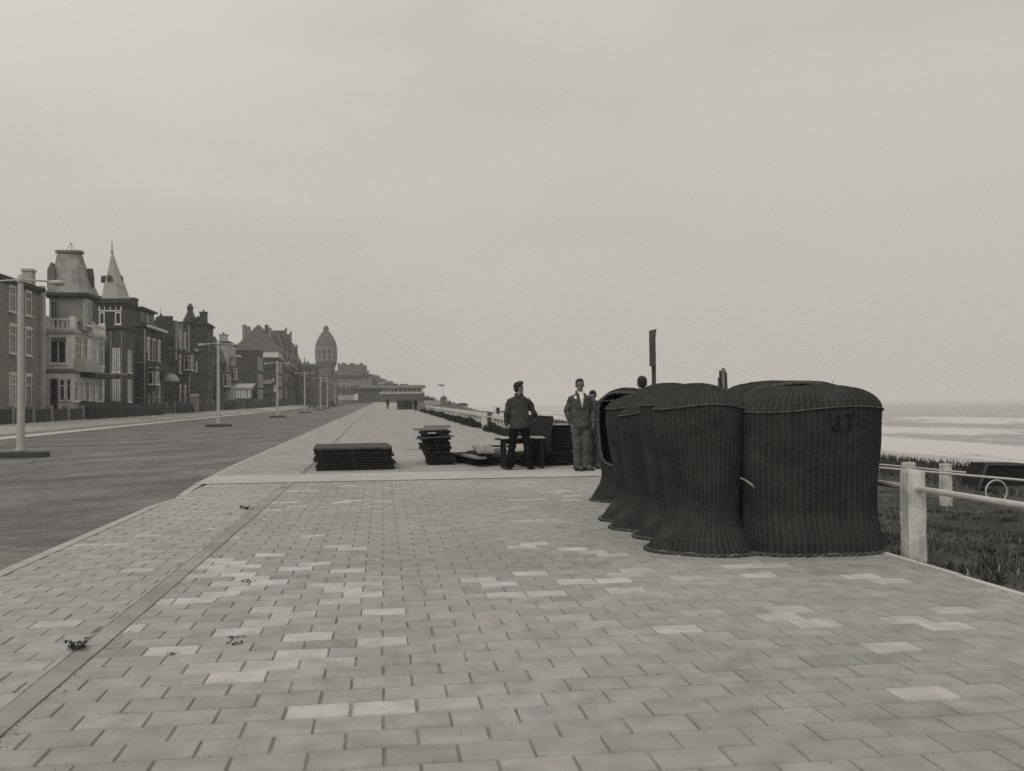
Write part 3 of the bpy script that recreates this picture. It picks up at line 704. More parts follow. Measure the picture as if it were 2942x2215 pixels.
# ------------------------------------------------------------------ stacked wooden panels
def frame_vecs(rz): return Vector((math.cos(rz), math.sin(rz), 0)), Vector((-math.sin(rz), math.cos(rz), 0))
def slat_panel(L_, W_, T, ns, name='wooden_panel', mt='wood_dark', seed=0):
    """boards along x on two cross battens, origin at the middle of the underside"""
    rr = random.Random(seed); b_ = MB(); w = W_ / ns; th = T * .66
    for i in range(ns):
        y = -W_ / 2 + w * (i + .5); e = rr.uniform(-.03, .03)
        b_.box(-L_ / 2 + e, L_ / 2 + e * .5, y - w / 2 + .006, y + w / 2 - .006, T - th, T + rr.uniform(-.003, .003))
    for x in (-L_ * .42, -L_ * .02, L_ * .41): b_.box(x - .045, x + .045, -W_ / 2 + .01, W_ / 2 - .01, .0, T - th + .004)
    return b_.build(name, mt)
def stack(proto, c, rz, n, T, group, what, jit=.04, rot=2.5, seed=1, top=None, shift=None):
    rr = random.Random(seed); u, v = frame_vecs(rz)
    for i in range(n):
        o_ = proto if i == 0 else proto.copy()
        if i: col.objects.link(o_)
        if i == n - 1 and top: o_.data = o_.data.copy(); o_.data.materials.clear(); o_.data.materials.append(MATS[top])
        j = u * rr.uniform(-jit, jit) + v * rr.uniform(-jit * .5, jit * .5)
        if shift: j += u * shift(i)[0] + v * shift(i)[1]
        o_.location = Vector(c) + j + Vector((0, 0, i * T)); o_.rotation_euler = (0, 0, rz + R(rr.uniform(-rot, rot)))
        lab = 'dark wooden panel inside ' + what
        if i == n - 1: lab = 'topmost wooden panel of ' + what
        if i == 0: lab = 'bottom wooden panel of ' + what
        tag(o_, lab, 'wooden panel', group)
# wide low stack left of the middle
rz1 = R(2.5); uu, vv = frame_vecs(rz1)
cc = ond(1030, 1400, 20.3); cc.z = 0; cc += vv * 1.12 - uu * .02
P1 = slat_panel(1.60, 2.2, .052, 9, seed=1)
stack(P1, cc, rz1, 9, .0535, 'panels of the wide low stack', 'the wide low stack left of the middle', .035, .8, 4, top='wood_mid', shift=lambda i: (-.013 * i, 0))  # lighter wood on the topmost panel paints in the light on the stack's top
# tall untidy stack
p = ond(1268, 1338, 21.7); p.z = 0; P2 = slat_panel(.56, 1.7, .050, 3, seed=3)
stack(P2, Vector((p.x, p.y + .88, 0)), rz1, 15, .0515, 'panels of the tall untidy stack', 'the tall untidy stack beside the bench', .05, 3.0, 9,
      shift=lambda i: (-.010 * i - (.05 if i in (6, 7, 11) else 0), -.02 * (i % 3)))
tb = MB(); rr = random.Random(5)
def plank(a, c, w, h, name, mt, label, cat='plank', group=None, roll=0):
    b_ = MB(); a, c = Vector(a), Vector(c); b_.bar(a, c, w, h); base = Vector((a.x, a.y, min(a.z, c.z) - h / 2))
    return tag(b_.build(name, mt, None, base), label, cat, group)
pt = Vector((p.x - .14, p.y, .775)); u, v = frame_vecs(rz1)
plank(pt - u * .46 + Vector((0, .1, .03)), pt + u * .28 + Vector((0, .12, .045)), .30, .05, 'plank', 'wood_grey', 'weathered board lying uppermost on the tall untidy stack', group='loose planks')
plank(pt - u * .20 + Vector((0, .62, .075)), pt + u * .38 + Vector((0, .62, .075)), .34, .055, 'plank', 'wood_grey', 'grey board jutting right at the top of the tall untidy stack', group='loose planks')
plank(pt - u * .16 + Vector((0, -.06, -.055)), pt + u * .02 + Vector((0, -.06, -.05)), .10, .02, 'batten', 'wood_pale', 'short pale batten caught near the top of the tall untidy stack', group='loose planks')
plank(pt - u * .42 + Vector((0, -.05, -.17)), pt + u * .42 + Vector((0, -.05, -.125)), .08, .03, 'batten', 'wood_mid', 'thin batten jutting right from the tall untidy stack', group='loose planks')
plank(onz(1168, 1295, 0) + Vector((0, 0, .03)), onz(1216, 1296, 0) + Vector((0, 0, .03)), .09, .03, 'batten', 'wood_mid', 'thin batten on the paving left of the tall untidy stack', group='loose planks')
# loose plank pile
pa, pb = onz(1375, 1338, 0), onz(1475, 1338, 0)
P3 = slat_panel(1.05, 2.6, .06, 5, seed=8)
cpl = onz(1412, 1338, 0)
stack(P3, Vector((cpl.x - .12, cpl.y + 1.35, 0)), R(11), 3, .062, 'panels under the loose planks', 'the low pile under two pale planks', .05, 4, 11)
for k, (px_, dx) in enumerate(((1384, 0), (1409, 0))):
    a, c = ond(px_, 1300, 20.9), ond(1366 + 33 * k, 1277.5, 24.4)
    plank(a, Vector((c.x, c.y, a.z)), .185, .045, 'plank', 'wood_grey', ('left' if k == 0 else 'right') + ' one of two pale planks lying side by side on the low pile', group='loose planks')
a, c = ond(1336, 1297, 22.2), ond(1384, 1318, 20.8)
plank(Vector((a.x, a.y, .2)), Vector((c.x, c.y, .2)), .22, .04, 'plank', 'wood_grey', 'grey plank slanting out to the left under the two pale planks', group='loose planks')
a, c = ond(1300, 1291, 23.4), ond(1362, 1289, 24.2)
plank(Vector((a.x, a.y, .10)), Vector((c.x, c.y, .10)), .5, .12, 'beam', 'wood_dark', 'dark beam lying between the tall stack and the plank pile', group='loose planks')
plank(Vector((a.x + .5, a.y + .4, .19)), Vector((c.x + .3, c.y + .4, .19)), .3, .05, 'plank', 'wood_mid', 'short board on top of the dark beam behind the plank pile', group='loose planks')
for k, (A, B) in enumerate((((1400, 1281), (1480, 1283)), ((1420, 1290), (1492, 1316)), ((1428, 1284), (1496, 1298)))):
    a, c = onz(A[0], A[1] + 12, 0), onz(B[0], B[1] + 12, 0)
    plank(a + Vector((0, 0, .12 - .03 * k)), c + Vector((0, 0, .12 - .03 * k)), .12, .05, 'plank', 'wood_mid' if k else 'wood_dark', ('dark', 'slanting', 'upper')[k] + ' board lying behind the small work table', group='loose planks')
# low stack and big stack behind the two men
q = onz(1568, 1340, 0); P4 = slat_panel(.95, 1.2, .055, 5, seed=12)
stack(P4, Vector((q.x - .05, q.y + .68, 0)), R(4), 5, .0565, 'panels of the low stack behind the left man', 'the low stack between the table and the big stack', .05, 3, 13)
q = onz(1640, 1337, 0); P5 = slat_panel(1.15, 1.9, .060, 6, seed=14)
stack(P5, Vector((q.x + .15, q.y + 1.0, 0)), R(3), 14, .0625, 'panels of the big stack between the men', 'the big stack between the two men', .045, 1.6, 15)
a = Vector((q.x - .45, q.y + .03, .897)); plank(a, a + Vector((1.15, .05, -.005)), .09, .03, 'batten', 'wood_pale', 'pale batten along the top front edge of the big stack', group='loose planks')
# dark board leaning on the big stack
lb = MB(); A, B, C_, D_ = ond(1561, 1196, 21.1), ond(1590, 1197, 21.0), ond(1577, 1303, 20.55), ond(1556, 1303, 20.65)
n = (B - A).cross(D_ - A).normalized() * .02
A2 = A + Vector((-.32, .1, .03)); D2 = D_ + Vector((-.22, .1, 0))
lb.rings([[A2 - n, B - n, C_ - n, D2 - n], [A2 + n, B + n, C_ + n, D2 + n]])
lb.obox((A2 + B) / 2 - n * 1.6 - Vector((0, 0, .06)), (B - A2), (0, 0, 1), n, (B - A2).length / 2, .04, .012)
tag(lb.build('leaning_board', 'wood_dark', None, D_), 'dark board leaning upright between the left man and the big stack', 'board')
# small work table
ta, tb_ = onz(1450, 1348, 0), onz(1557, 1346, 0); u = (tb_ - ta).normalized(); v = Vector((-u.y, u.x, 0)); tw = (tb_ - ta).length
root = empty('work_table', (ta + tb_) / 2 + v * .25, 'small dark work table with straight legs behind the left man', 'table')
z = .655; c0 = ta + v * .24 + u * tw / 2
MB().obox(c0 + Vector((0, 0, z - .012)), u, v, (0, 0, 1), tw / 2 + .06, .30, .014).build('table_top', 'wood_pale', root)
MB().obox(c0 + Vector((-.04, 0, z - .04)) - u * .02, u, v, (0, 0, 1), tw / 2 + .09, .28, .013).obox(c0 + Vector((0, 0, z - .095)), u, v, (0, 0, 1), tw / 2, .22, .04).build('apron', 'wood_dark', root)
for (x, y) in ((0, 0), (1, 0), (0, 1), (1, 1)):
    b0 = ta + u * tw * x + v * .46 * y
    MB().bar(b0, b0 + Vector((0, 0, z - .04)), .062, .062).build('leg', 'wood_dark', root)
# ------------------------------------------------------------------ people
def remeshed(mb, name, m, parent, vox=.012, smooth=3, base=None):
    """fuse overlapping volumes into one continuous skin"""
    tmp = mb.build('tmp_volume', m, parent, base, fixn=True)
    md = tmp.modifiers.new('r', 'REMESH'); md.mode = 'VOXEL'; md.voxel_size = vox; md.use_smooth_shade = True
    sm = tmp.modifiers.new('s', 'SMOOTH'); sm.factor = .6; sm.iterations = smooth
    dg = bpy.context.evaluated_depsgraph_get(); ev = tmp.evaluated_get(dg)
    me = bpy.data.meshes.new_from_object(ev); me.name = name
    me.polygons.foreach_set('use_smooth', [True] * len(me.polygons))
    o = bpy.data.objects.new(name, me); col.objects.link(o); o.location = tmp.location; o.parent = tmp.parent
    if not me.materials: me.materials.append(MATS[m])
    bpy.data.objects.remove(tmp); return o
def limb(mb, pts, rs, n=14, ry=None):
    mb.tube(pts, rs, n, ry=ry)
    for p, r in ((pts[0], rs[0]), (pts[-1], rs[-1])): mb.ell(p, r, r, r, 12, 8)
def torso(mb, rows, n=24):
    """rows: (centre x, centre y, z, half width, half depth)"""
    rg = []
    for cx_, cy_, z, a, c in rows:
        ring = []
        for k in range(n):
            t = 2 * math.pi * k / n; e = 2 / 2.4
            ring.append((cx_ + a * math.copysign(abs(math.cos(t)) ** e, math.cos(t)), cy_ + c * math.copysign(abs(math.sin(t)) ** e, math.sin(t)), z))
        rg.append(ring)
    mb.rings(rg)
def hand(mb, wrist, d, palm_n, k=1.0, curl=.5):
    """wrist point, direction of the palm d, palm normal; five bent fingers of different lengths and a thumb"""
    d = Vector(d).normalized(); pn = Vector(palm_n).normalized(); s_ = d.cross(pn).normalized()
    w = Vector(wrist)
    mb.rings([[w + d * a + s_ * x * hw + pn * y * .014 * k for (x, y) in ((-1, -.7), (-.6, -1), (.6, -1), (1, -.7), (1, .7), (.6, 1), (-.6, 1), (-1, .7))] for a, hw in ((-.02 * k, .027 * k), (.03 * k, .036 * k), (.07 * k, .041 * k), (.095 * k, .037 * k))])
    for i, (x, L_) in enumerate(((-.030, .062), (-.0105, .074), (.0105, .079), (.030, .070))):
        b0 = w + d * .088 * k + s_ * x * k; q = [b0]; dd = d.copy()
        for j, f in enumerate((.45, .32, .25)):
            a = curl * (.55 + .3 * j) * (1.1 - .08 * i); dd = (dd * math.cos(a) + pn * math.sin(a)).normalized(); q.append(q[-1] + dd * L_ * f * k)
        mb.tube(q, [.0095 * k, .009 * k, .0085 * k, .007 * k], 8)
    b0 = w + d * .03 * k + s_ * .03 * k; mb.tube([b0, b0 + (d * .6 + s_ * .7 + pn * .2).normalized() * .04 * k, b0 + (d * .9 + s_ * .75 + pn * .45).normalized() * .068 * k], [.013 * k, .011 * k, .008 * k], 8)
def rotz(p, c, a):
    x, y = p.x - c.x, p.y - c.y; return Vector((c.x + x * math.cos(a) - y * math.sin(a), c.y + x * math.sin(a) + y * math.cos(a), p.z))
def person(name_loc, hgt, yaw, label, jacket='cloth_jacket', trousers='cloth_black', skin='skin', head_yaw=0.0, head_tilt=0.0, arms=None, legs=None, open_jacket=False,
           hair_style='back', lean=0.0, vox=.011, hair_m='hair', far=False, wide=1.0, coat=False):
    """local frame: the person faces -Y (towards the camera at yaw 0); x to the picture's right; all sizes for 1.80 m and scaled"""
    root = empty('person', name_loc, label, 'person'); k = hgt / 1.80
    hc = Vector((0, -.02 - lean * .9, 1.665)); L = legs or dict(l=(-.11, .02, 6), r=(.11, -.01, 6))
    sk = {}
    # joints
    hipL, hipR = Vector((-.095, 0, .93)), Vector((.095, 0, .93))
    aL = Vector((L['l'][0], L['l'][1], .09)); aR = Vector((L['r'][0], L['r'][1], .09))
    kL = (hipL + aL) / 2 + Vector((0, -.035, .03)); kR = (hipR + aR) / 2 + Vector((0, -.035, .03))
    shL, shR = Vector((-.172 * wide, -lean * .75, 1.425)), Vector((.172 * wide, -lean * .75, 1.425))
    A = arms or {}
    eL, wL = A.get('l', (Vector((-.265, .03 - lean, 1.17)), Vector((-.25, -.05 - lean, .93))))
    eR, wR = A.get('r', (Vector((.265, .03 - lean, 1.17)), Vector((.25, -.05 - lean, .93))))
    R3 = Matrix.Rotation(head_yaw, 3, 'Z') @ Matrix.Rotation(head_tilt, 3, 'X')
    def H(x, y, z): return hc + R3 @ Vector((x, y, z))
    body = MB()
    # head: skull, jaw, nose, ears, neck
    body.ell(H(0, .012, .035), .077, .097, .095, 20, 14, R3); body.ell(H(0, -.020, -.045), .058, .070, .078, 18, 12, R3)
    body.ell(H(0, -.055, -.095), .032, .030, .024, 12, 8, R3); body.ell(H(0, -.062, .035), .055, .030, .022, 12, 8, R3)
    body.rings([[H(x * w, -.078 - d, z) for (x, d) in ((-1, -.012), (-.5, d0), (.5, d0), (1, -.012), (.6, -.03), (-.6, -.03))] for z, w, d0 in ((.028, .008, .004), (.0, .010, .014), (-.018, .017, .028), (-.030, .015, .010))])
    body.ell(H(0, -.078, -.058), .024, .012, .007, 10, 6, R3); body.ell(H(0, -.076, -.070), .020, .011, .007, 10, 6, R3)
    for s in (-1, 1):
        ro = R3 @ Matrix.Rotation(s * .45, 3, 'Z')
        body.ell(H(s * .083, .018, -.005), .009, .020, .032, 10, 8, ro)
    neck_b = Vector((0, .015 - lean * .75, 1.47)); limb(body, [neck_b, H(0, .015, -.07)], [.062, .054])
    # trunk and limbs under the clothes
    rows = [(0, 0, .86, .14, .10), (0, 0, .95, .155, .11), (0, .0, 1.08, .14, .10), (0, -.01 - lean * .3, 1.25, .155, .11), (0, -.01 - lean * .6, 1.38, .165, .11), (0, -lean * .75, 1.47, .12, .075), (0, .01 - lean * .75, 1.51, .06, .055)]
    torso(body, rows)
    for h_, k_, a_ in ((hipL, kL, aL), (hipR, kR, aR)): limb(body, [h_, k_, a_], [.082, .055, .038])
    for s_, e_, w_ in ((shL, eL, wL), (shR, eR, wR)):
        limb(body, [s_, e_, w_], [.050, .040, .026]); d = (w_ - e_).normalized()
        inward = Vector((-s_.x, 0, 0)) if not A.get('palm') else A['palm']; hand(body, w_ + d * .012, d, inward, 1.0, A.get('curl', .45))
    for (a_, toe) in ((aL, L['l'][2]), (aR, L['r'][2])):
        t_ = R(toe); dd = Vector((math.sin(t_), -math.cos(t_), 0)); body.ell(Vector((a_.x, a_.y, .055)) + dd * .06, .040, .11, .045, 12, 8, Matrix.Rotation(t_, 3, 'Z'))
    T = Matrix.Rotation(yaw, 3, 'Z')
    def place(mb):
        base = Vector(root.location); mb.v = [tuple(base + T @ (Vector(p) * k)) for p in mb.v]; return mb
    remeshed(place(body), 'body', skin, root, vox * .8 if not far else .03)
    # eyes
    if not far:
        e = MB()
        for s in (-1, 1): e.ell(H(s * .030, -.083, .008), .011, .006, .0065, 10, 6, R3)
        place(e).build('eyes', 'pupil', root, smooth=True)
    # hair
    hr = MB()
    hr.ell(H(0, .022, .052), .085, .104, .092, 20, 14, R3)
    if hair_style == 'quiff':
        hr.ell(H(0, -.055, .118), .055, .045, .032, 12, 8, R3); hr.ell(H(.02, -.03, .125), .05, .05, .035, 12, 8, R3); hr.ell(H(0, .06, .0), .066, .055, .085, 12, 8, R3)
    else:
        hr.ell(H(0, .055, .01), .070, .060, .080, 12, 8, R3); hr.ell(H(0, -.03, .112), .058, .05, .030, 12, 8, R3)
    for s in (-1, 1): hr.ell(H(s * .070, .015, .028), .014, .035, .040, 8, 6, R3)
    ho = remeshed(place(hr), 'hair', hair_m, root, .011 if not far else .03, 1)
    # carve the face side: hair volume stays behind and above the brow
    me = ho.data; fwd = T @ (R3 @ Vector((0, -1, 0))); up = T @ (R3 @ Vector((0, 0, 1))); c0 = T @ (hc * k)
    for v_ in me.vertices:
        r_v = v_.co - c0; f_ = r_v.dot(fwd) / k; z_ = r_v.dot(up) / k
        if f_ > .03 and z_ < .075:      # pull in under the skin of the face
            v_.co = v_.co - fwd * (f_ - .01) * k
    # trousers
    tr = MB()
    torso(tr, [(0, 0, .80, .155, .115), (0, 0, .90, .168, .125), (0, 0, 1.02, .158, .115), (0, 0, 1.06, .15, .11)])
    for s, h_, k_, a_ in ((-1, hipL, kL, aL), (1, hipR, kR, aR)):
        q = [h_ + Vector((0, 0, 0)), (h_ + k_) / 2, k_, (k_ + a_) / 2 + Vector((0, .012, 0)), a_ + Vector((0, -.005, .03)), a_ + Vector((0, -.012, -.035))]
        tr.tube(q, [.098, .092, .078, .076, .082, .086], 16, ry=[.105, .095, .08, .08, .088, .092])
    remeshed(place(tr), 'trousers', trousers, root, vox if not far else .03)
    # shoes
    sh = MB()
    for (a_, toe) in ((aL, L['l'][2]), (aR, L['r'][2])):
        t_ = R(toe); dd = Vector((math.sin(t_), -math.cos(t_), 0)); c_ = Vector((a_.x, a_.y, 0)); Rz = Matrix.Rotation(t_, 3, 'Z')
        sh.rings([[c_ + Rz @ Vector((x * w, y * .15 - .07, z)) for (x, y) in [(math.cos(q) * (1 - .12 * math.sin(q)), math.sin(q)) for q in [2 * math.pi * i / 20 for i in range(20)]]] for z, w in ((.002, .050), (.025, .052), (.05, .048))])
        sh.ell(c_ + dd * .115 + Vector((0, 0, .042)), .044, .075, .035, 14, 8, Rz); sh.ell(c_ + Vector((0, 0, .07)), .045, .06, .05, 14, 8, Rz)
    remeshed(place(sh), 'shoes', 'shoe', root, .012 if not far else .03, 2)
    # jacket with sleeves
    jk = MB(); hem = .55 if coat else .84
    rj = [(0, 0, hem, .196, .148), (0, 0, .95, .190, .142), (0, 0, 1.08, .178, .132), (0, -.01 - lean * .3, 1.25, .188, .135), (0, -.01 - lean * .6, 1.36, .205, .132), (0, -lean * .75, 1.43, .190, .112), (0, .003 - lean * .75, 1.475, .145, .095), (0, .008 - lean * .75, 1.51, .098, .080), (0, .012 - lean * .8, 1.535, .078, .072)]
    torso(jk, [(x, y, z, a * wide, c) for x, y, z, a, c in rj])
    for s_, e_, w_ in ((shL, eL, wL), (shR, eR, wR)):
        m1 = (s_ + e_) / 2; m2 = (e_ + w_) / 2
        limb(jk, [s_ + Vector((0, 0, -.02)), m1, e_, m2, w_ + (e_ - w_) * .04], [.068, .068, .060, .056, .050])
    # collar
    cl = [Vector((.083 * math.cos(t), .018 - lean * .8 + .080 * math.sin(t), 1.545 + .02 * math.sin(t))) for t in [R(-50) + R(280) * i / 16 for i in range(17)]]
    jk.tube(cl, .016, 8)
    jo = remeshed(place(jk), 'jacket', jacket, root, vox if not far else .03)
    tex = bpy.data.textures.get('cloth_folds') or bpy.data.textures.new('cloth_folds', 'CLOUDS'); tex.noise_scale = .11
    if not far:
        for ob in (jo,) + tuple(q for q in root.children if q.name.startswith('trousers')):
            d_ = ob.modifiers.new('folds', 'DISPLACE'); d_.texture = tex; d_.strength = .06; d_.mid_level = .5; d_.texture_coords = 'GLOBAL'
    if open_jacket:
        # shirt front showing in the open neck, lapels on either side
        s_ = MB(); fr = -.148 - lean * .8
        s_.rings([[(-.030, fr + .045, 1.52), (.030, fr + .045, 1.52), (.036, fr + .055, 1.47), (-.036, fr + .055, 1.47)], [(-.058, fr + .030, 1.535), (.058, fr + .030, 1.535), (.058, fr + .045, 1.47), (-.058, fr + .045, 1.47)]])
        s_ = MB(); rg = []
        for z, w, y in ((1.555, .052, -.062), (1.50, .060, -.100), (1.42, .046, -.140), (1.32, .026, -.156), (1.24, .008, -.160)):
            rg.append([(-w, y + .02, z), (0, y, z), (w, y + .02, z), (w, y + .06, z), (-w, y + .06, z)])
        s_.rings(rg); place(s_).build('shirt', 'cloth_shirt', root)
        lp = MB()
        for s in (-1, 1):
            lp.rings([[(s * .050, -.100, 1.53), (s * .105, -.088, 1.50), (s * .105, -.078, 1.49), (s * .050, -.088, 1.52)], [(s * .048, -.150, 1.40), (s * .105, -.140, 1.41), (s * .10, -.125, 1.40), (s * .046, -.135, 1.39)], [(s * .008, -.170, 1.22), (s * .03, -.166, 1.24), (s * .03, -.15, 1.24), (s * .008, -.152, 1.22)]])
        place(lp).build('lapels', jacket, root)
        hk = MB(); hk.rings([[(-.150, -.128, 1.405), (-.105, -.136, 1.40), (-.103, -.128, 1.41), (-.148, -.120, 1.41)], [(-.160, -.120, 1.46), (-.118, -.128, 1.475), (-.115, -.118, 1.47), (-.155, -.112, 1.455)]])
        place(hk).build('white_chest_patch', 'cloth_shirt', root)  # small white patch high on the jacket front
    return root
V = Vector
# left man: back to the camera, head turned to the right, legs apart
q = onz(1494, 1350, 0)
# yaw pi: facing away.  local x is then mirrored (local -x is the picture's right)
person((q.x, q.y, 0), 1.80, math.pi - .12, 'person seen from behind in grey jacket and black trousers, head turned right', 'cloth_jacket', 'cloth_black',
       head_yaw=R(-68), hair_style='quiff', wide=1.06,
       arms=dict(l=(V((-.295, -.06, 1.17)), V((-.33, -.27, 1.08))), r=(V((.265, .02, 1.18)), V((.25, -.06, .95))), curl=.7),
       legs=dict(l=(-.20, .0, -25), r=(.20, -.05, 30)))
# right man: facing the camera
q = onz(1668, 1353, 0)
person((q.x, q.y, 0), 1.84, R(8), 'person facing the camera in grey suit jacket and open white shirt', 'cloth_suit', 'cloth_trouser', 'skin_dark',
       head_yaw=R(-6), open_jacket=True, wide=.98,
       arms=dict(l=(V((-.245, .06, 1.17)), V((-.20, -.02, .93))), r=(V((.27, .05, 1.17)), V((.235, -.08, .95)))),
       legs=dict(l=(-.065, .0, 20), r=(.075, .02, 55)))
# third man, stooping behind the hood of the last chair
q = onz(1708, 1347, 0)
person((q.x + .04, q.y + .1, 0), 1.61, R(-35), 'person with light brown hair half hidden behind the last chair of the left row', 'cloth_suit', 'cloth_trouser', 'skin',
       lean=.10, head_tilt=R(18), hair_m='hair')
q = ond(1850, 1500, 16.6)
person((q.x, q.y, 0), 1.80, R(180), 'person behind the row of chairs with only dark hair showing left of the sign post', 'cloth_jacket', 'cloth_black')
# figures far along the promenade
for px, pyb, hpx, D, lab, coat, wd in ((1114, 1174.5, 30, 161, 'small distant person in a long dark coat in the middle of the promenade', True, 1.0),
                                  (1194, 1181, 38, 127, 'small distant person in dark clothes walking beside the picket balustrade', False, 1.15),
                                  (1077.5, 1157.5, 12, 372, 'tiny dark figure at the far end of the promenade kerb', True, 1.0)):
    p = ond(px, pyb, D); person((p.x, p.y, prom(p.y)), hpx * D / F, R(200), lab, 'cloth_black', 'cloth_black', 'skin_dark', far=True, coat=coat, wide=wd)
# ------------------------------------------------------------------ sign post and bundle of poles
p = ond(1884, 1500, 17.5); zt = ond(1884, 949, 17.5).z
r_ = empty('sign_post', (p.x, p.y, 0), 'tall thin sign post with its plate seen edge-on, standing behind the chairs', 'sign post')
MB().box(p.x - .032, p.x + .032, p.y - .03, p.y + .03, -.1, zt).build('post', 'wood_mid', r_)
zb = ond(1884, 1052, 17.5).z
pl = MB(); rg = []
for k in range(13):
    t = k / 12; z = zb + (zt - zb) * t; dx = -.035 - .030 * (1 - t) + .012 * math.sin(t * 7)
    rg.append([(p.x + dx - .018, p.y - .30 + .06 * t, z), (p.x + dx + .004, p.y - .30, z), (p.x - .028, p.y + .1, z), (p.x - .05, p.y + .1, z)])
pl.rings(rg); pl.build('sign_plate', 'metal_dark', r_)
MB().box(p.x - .05, p.x + .036, p.y - .036, p.y - .031, zt - .12, zt - .08).box(p.x - .05, p.x + .036, p.y - .036, p.y - .031, zb + .1, zb + .14).build('bracket', 'metal_dark', r_)
for k, (x0, x1, yt) in enumerate(((2066, 2071, 1084), (2070, 2076, 1064), (2077, 2084, 1057), (2084, 2087, 1060), (2086, 2091, 1069))):
    a, c = ond(x0, 1300, 14 + .05 * (k % 2)), ond(x1, 1300, 14 + .05 * (k % 2)); z = ond(x0, yt, 14).z
    b_ = MB(); mx_ = (a.x + c.x) / 2; b_.rings([[(mx_ + sgn * (c.x - a.x) * .5 + (.01 * k - .02) * (1 - t), a.y + dy - .12 * (1 - t), z * t) for sgn, dy in ((-1, -.015), (1, -.015), (1, .015), (-1, .015))] for t in (0, 1)])
    tag(b_.build('pole', ('wood_mid', 'metal_dark', 'wood_grey', 'wood_mid', 'metal_dark')[k], None, (mx_, a.y, 0)),
        ('shortest pole at the left of the upright bundle', 'second pole from the left in the upright bundle', 'tallest pale pole in the middle of the upright bundle', 'narrow pole right of the tallest one in the upright bundle', 'rightmost pole of the upright bundle')[k], 'pole', 'poles standing in a bundle behind the chairs')
# ------------------------------------------------------------------ posts and pipe rails
def concrete_post(b_, x, y, z0, z1, w=.155, seed=0):
    rr = random.Random(seed); rg = []; n = 6
    for i in range(9):
        t = i / 8; ww = w / 2 * (1 + .03 * math.sin(i * 2.1 + seed)) * (1 if i < 7 else (.99 if i == 7 else .88)); z = z0 + (z1 - z0) * (t if i < 7 else (.975 if i == 7 else 1))
        ring = []
        for (sx, sy) in ((-1, -1), (1, -1), (1, 1), (-1, 1)):
            for (ax, ay) in (((-.85, -1), (-1, -.85)) if False else ((0, 0),)):
                c_ = .14
                if (sx, sy) in ((-1, -1), (1, 1)): pp = [(sx, sy * (1 - c_)), (sx * (1 - c_), sy)]
                else: pp = [(sx * (1 - c_), sy), (sx, sy * (1 - c_))]
                for (u_, v_) in pp: ring.append((x + u_ * ww + rr.uniform(-.0015, .0015), y + v_ * ww + rr.uniform(-.0015, .0015), z))
        rg.append(ring)
    b_.rings(rg); return b_
pb = onz(2640, 1600, -.02); px_, py_ = pb.x, pb.y + .08
pt_ = ony(2640, 1350, py_).z
rt = empty('post_and_rail', (px_, py_, 0), 'white concrete posts carrying one pipe rail along the sea side edge of the paving', 'railing')
zr = ony(2640, 1404, py_ - .08).z
for i, Y in enumerate((py_ - 4.1, py_, py_ + 4.1, py_ + 8.2, py_ + 12.3)):
    concrete_post(MB(), px_, Y, -.35, pt_, .165 if i == 1 else .16, i + 2).build('post', 'concrete_post', rt)
MB().tube([(px_, py_ - 5.2, zr + .004), (px_, py_ - 4.1, zr), (px_, py_ - 2.2, zr - .004), (px_, py_, zr), (px_, py_ + 4.1, zr), (px_, py_ + 12.4, zr)], .026, 14).build('pipe_rail', 'pipe', rt, smooth=True)
# two lower railings along the ramp in the dune
for j, (pxx, pty, wpx, D, pix, lab) in enumerate(((2611, 1328, 36, 17.5, ((2520, 1343), (2860, 1373)), 'nearer low railing on the dune ramp with white post and thin pipe'),
                                        (2716, 1332, 31, 20.0, ((2555, 1337), (2860, 1366)), 'farther low railing on the dune ramp with white post and thin pipe'))):
    c = ond(pxx, pty, D); g_ = terrain(c.x, c.y)
    rt = empty('ramp_railing', (c.x, c.y, g_), lab, 'railing', 'low railings on the dune ramp')
    w = wpx * D / F * .86; a, b2 = onx(pix[0][0], pix[0][1], c.x), onx(pix[1][0], pix[1][1], c.x); d = (b2 - a); sl = d.z / d.y
    zc = a.z + (c.y - a.y) * sl
    for k in (-2, -1, 0, 1, 2):
        y = c.y + k * 3.6; top = c.z + sl * (y - c.y)
        concrete_post(MB(), c.x, y, min(top - .8, terrain(c.x, y) - .1), top, w, k + 9 + j).build('post', 'concrete_post', rt)
    MB().tube([(c.x, c.y - 8, zc - 8 * sl), (c.x, c.y + 8, zc + 8 * sl)], .021, 10).build('pipe_rail', 'pipe', rt, smooth=True)
# small hand cart on the ramp
D = 16.0; A = ond(2840, 1332, D); B = ond(2813, 1398, D); root = empty('hand_cart', (A.x + .3, A.y, terrain(A.x + .3, A.y)), 'dark hand cart with tilted box and spoked wheel at the right edge', 'cart')
bx = MB(); e = .75; bx.rings([[(A.x, A.y, A.z), (A.x + e, A.y, A.z - .02), (A.x + e + .05, A.y, B.z), (B.x, B.y, B.z)], [(A.x, A.y + .5, A.z), (A.x + e, A.y + .5, A.z - .02), (A.x + e + .05, A.y + .5, B.z), (B.x, B.y + .5, B.z)]])
bx.build('box', 'wood_dark', root)
MB().bar(A + V((-.02, -.012, .02)), B + V((-.02, -.012, -.05)), .05, .03).bar(A + V((0, -.012, -.01)), A + V((e, -.012, -.03)), .03, .04).build('frame', 'wood_mid', root)
wc = ond(2858, 1412, D - .05); wr = .185; wm = MB(); wm.tube([(wc.x + wr * math.cos(t), wc.y - .04, wc.z + wr * math.sin(t)) for t in [2 * math.pi * i / 32 for i in range(34)]], .014, 8, cap=False)
w_ = wm.build('wheel', 'pipe', root, smooth=True); sp_ = MB()
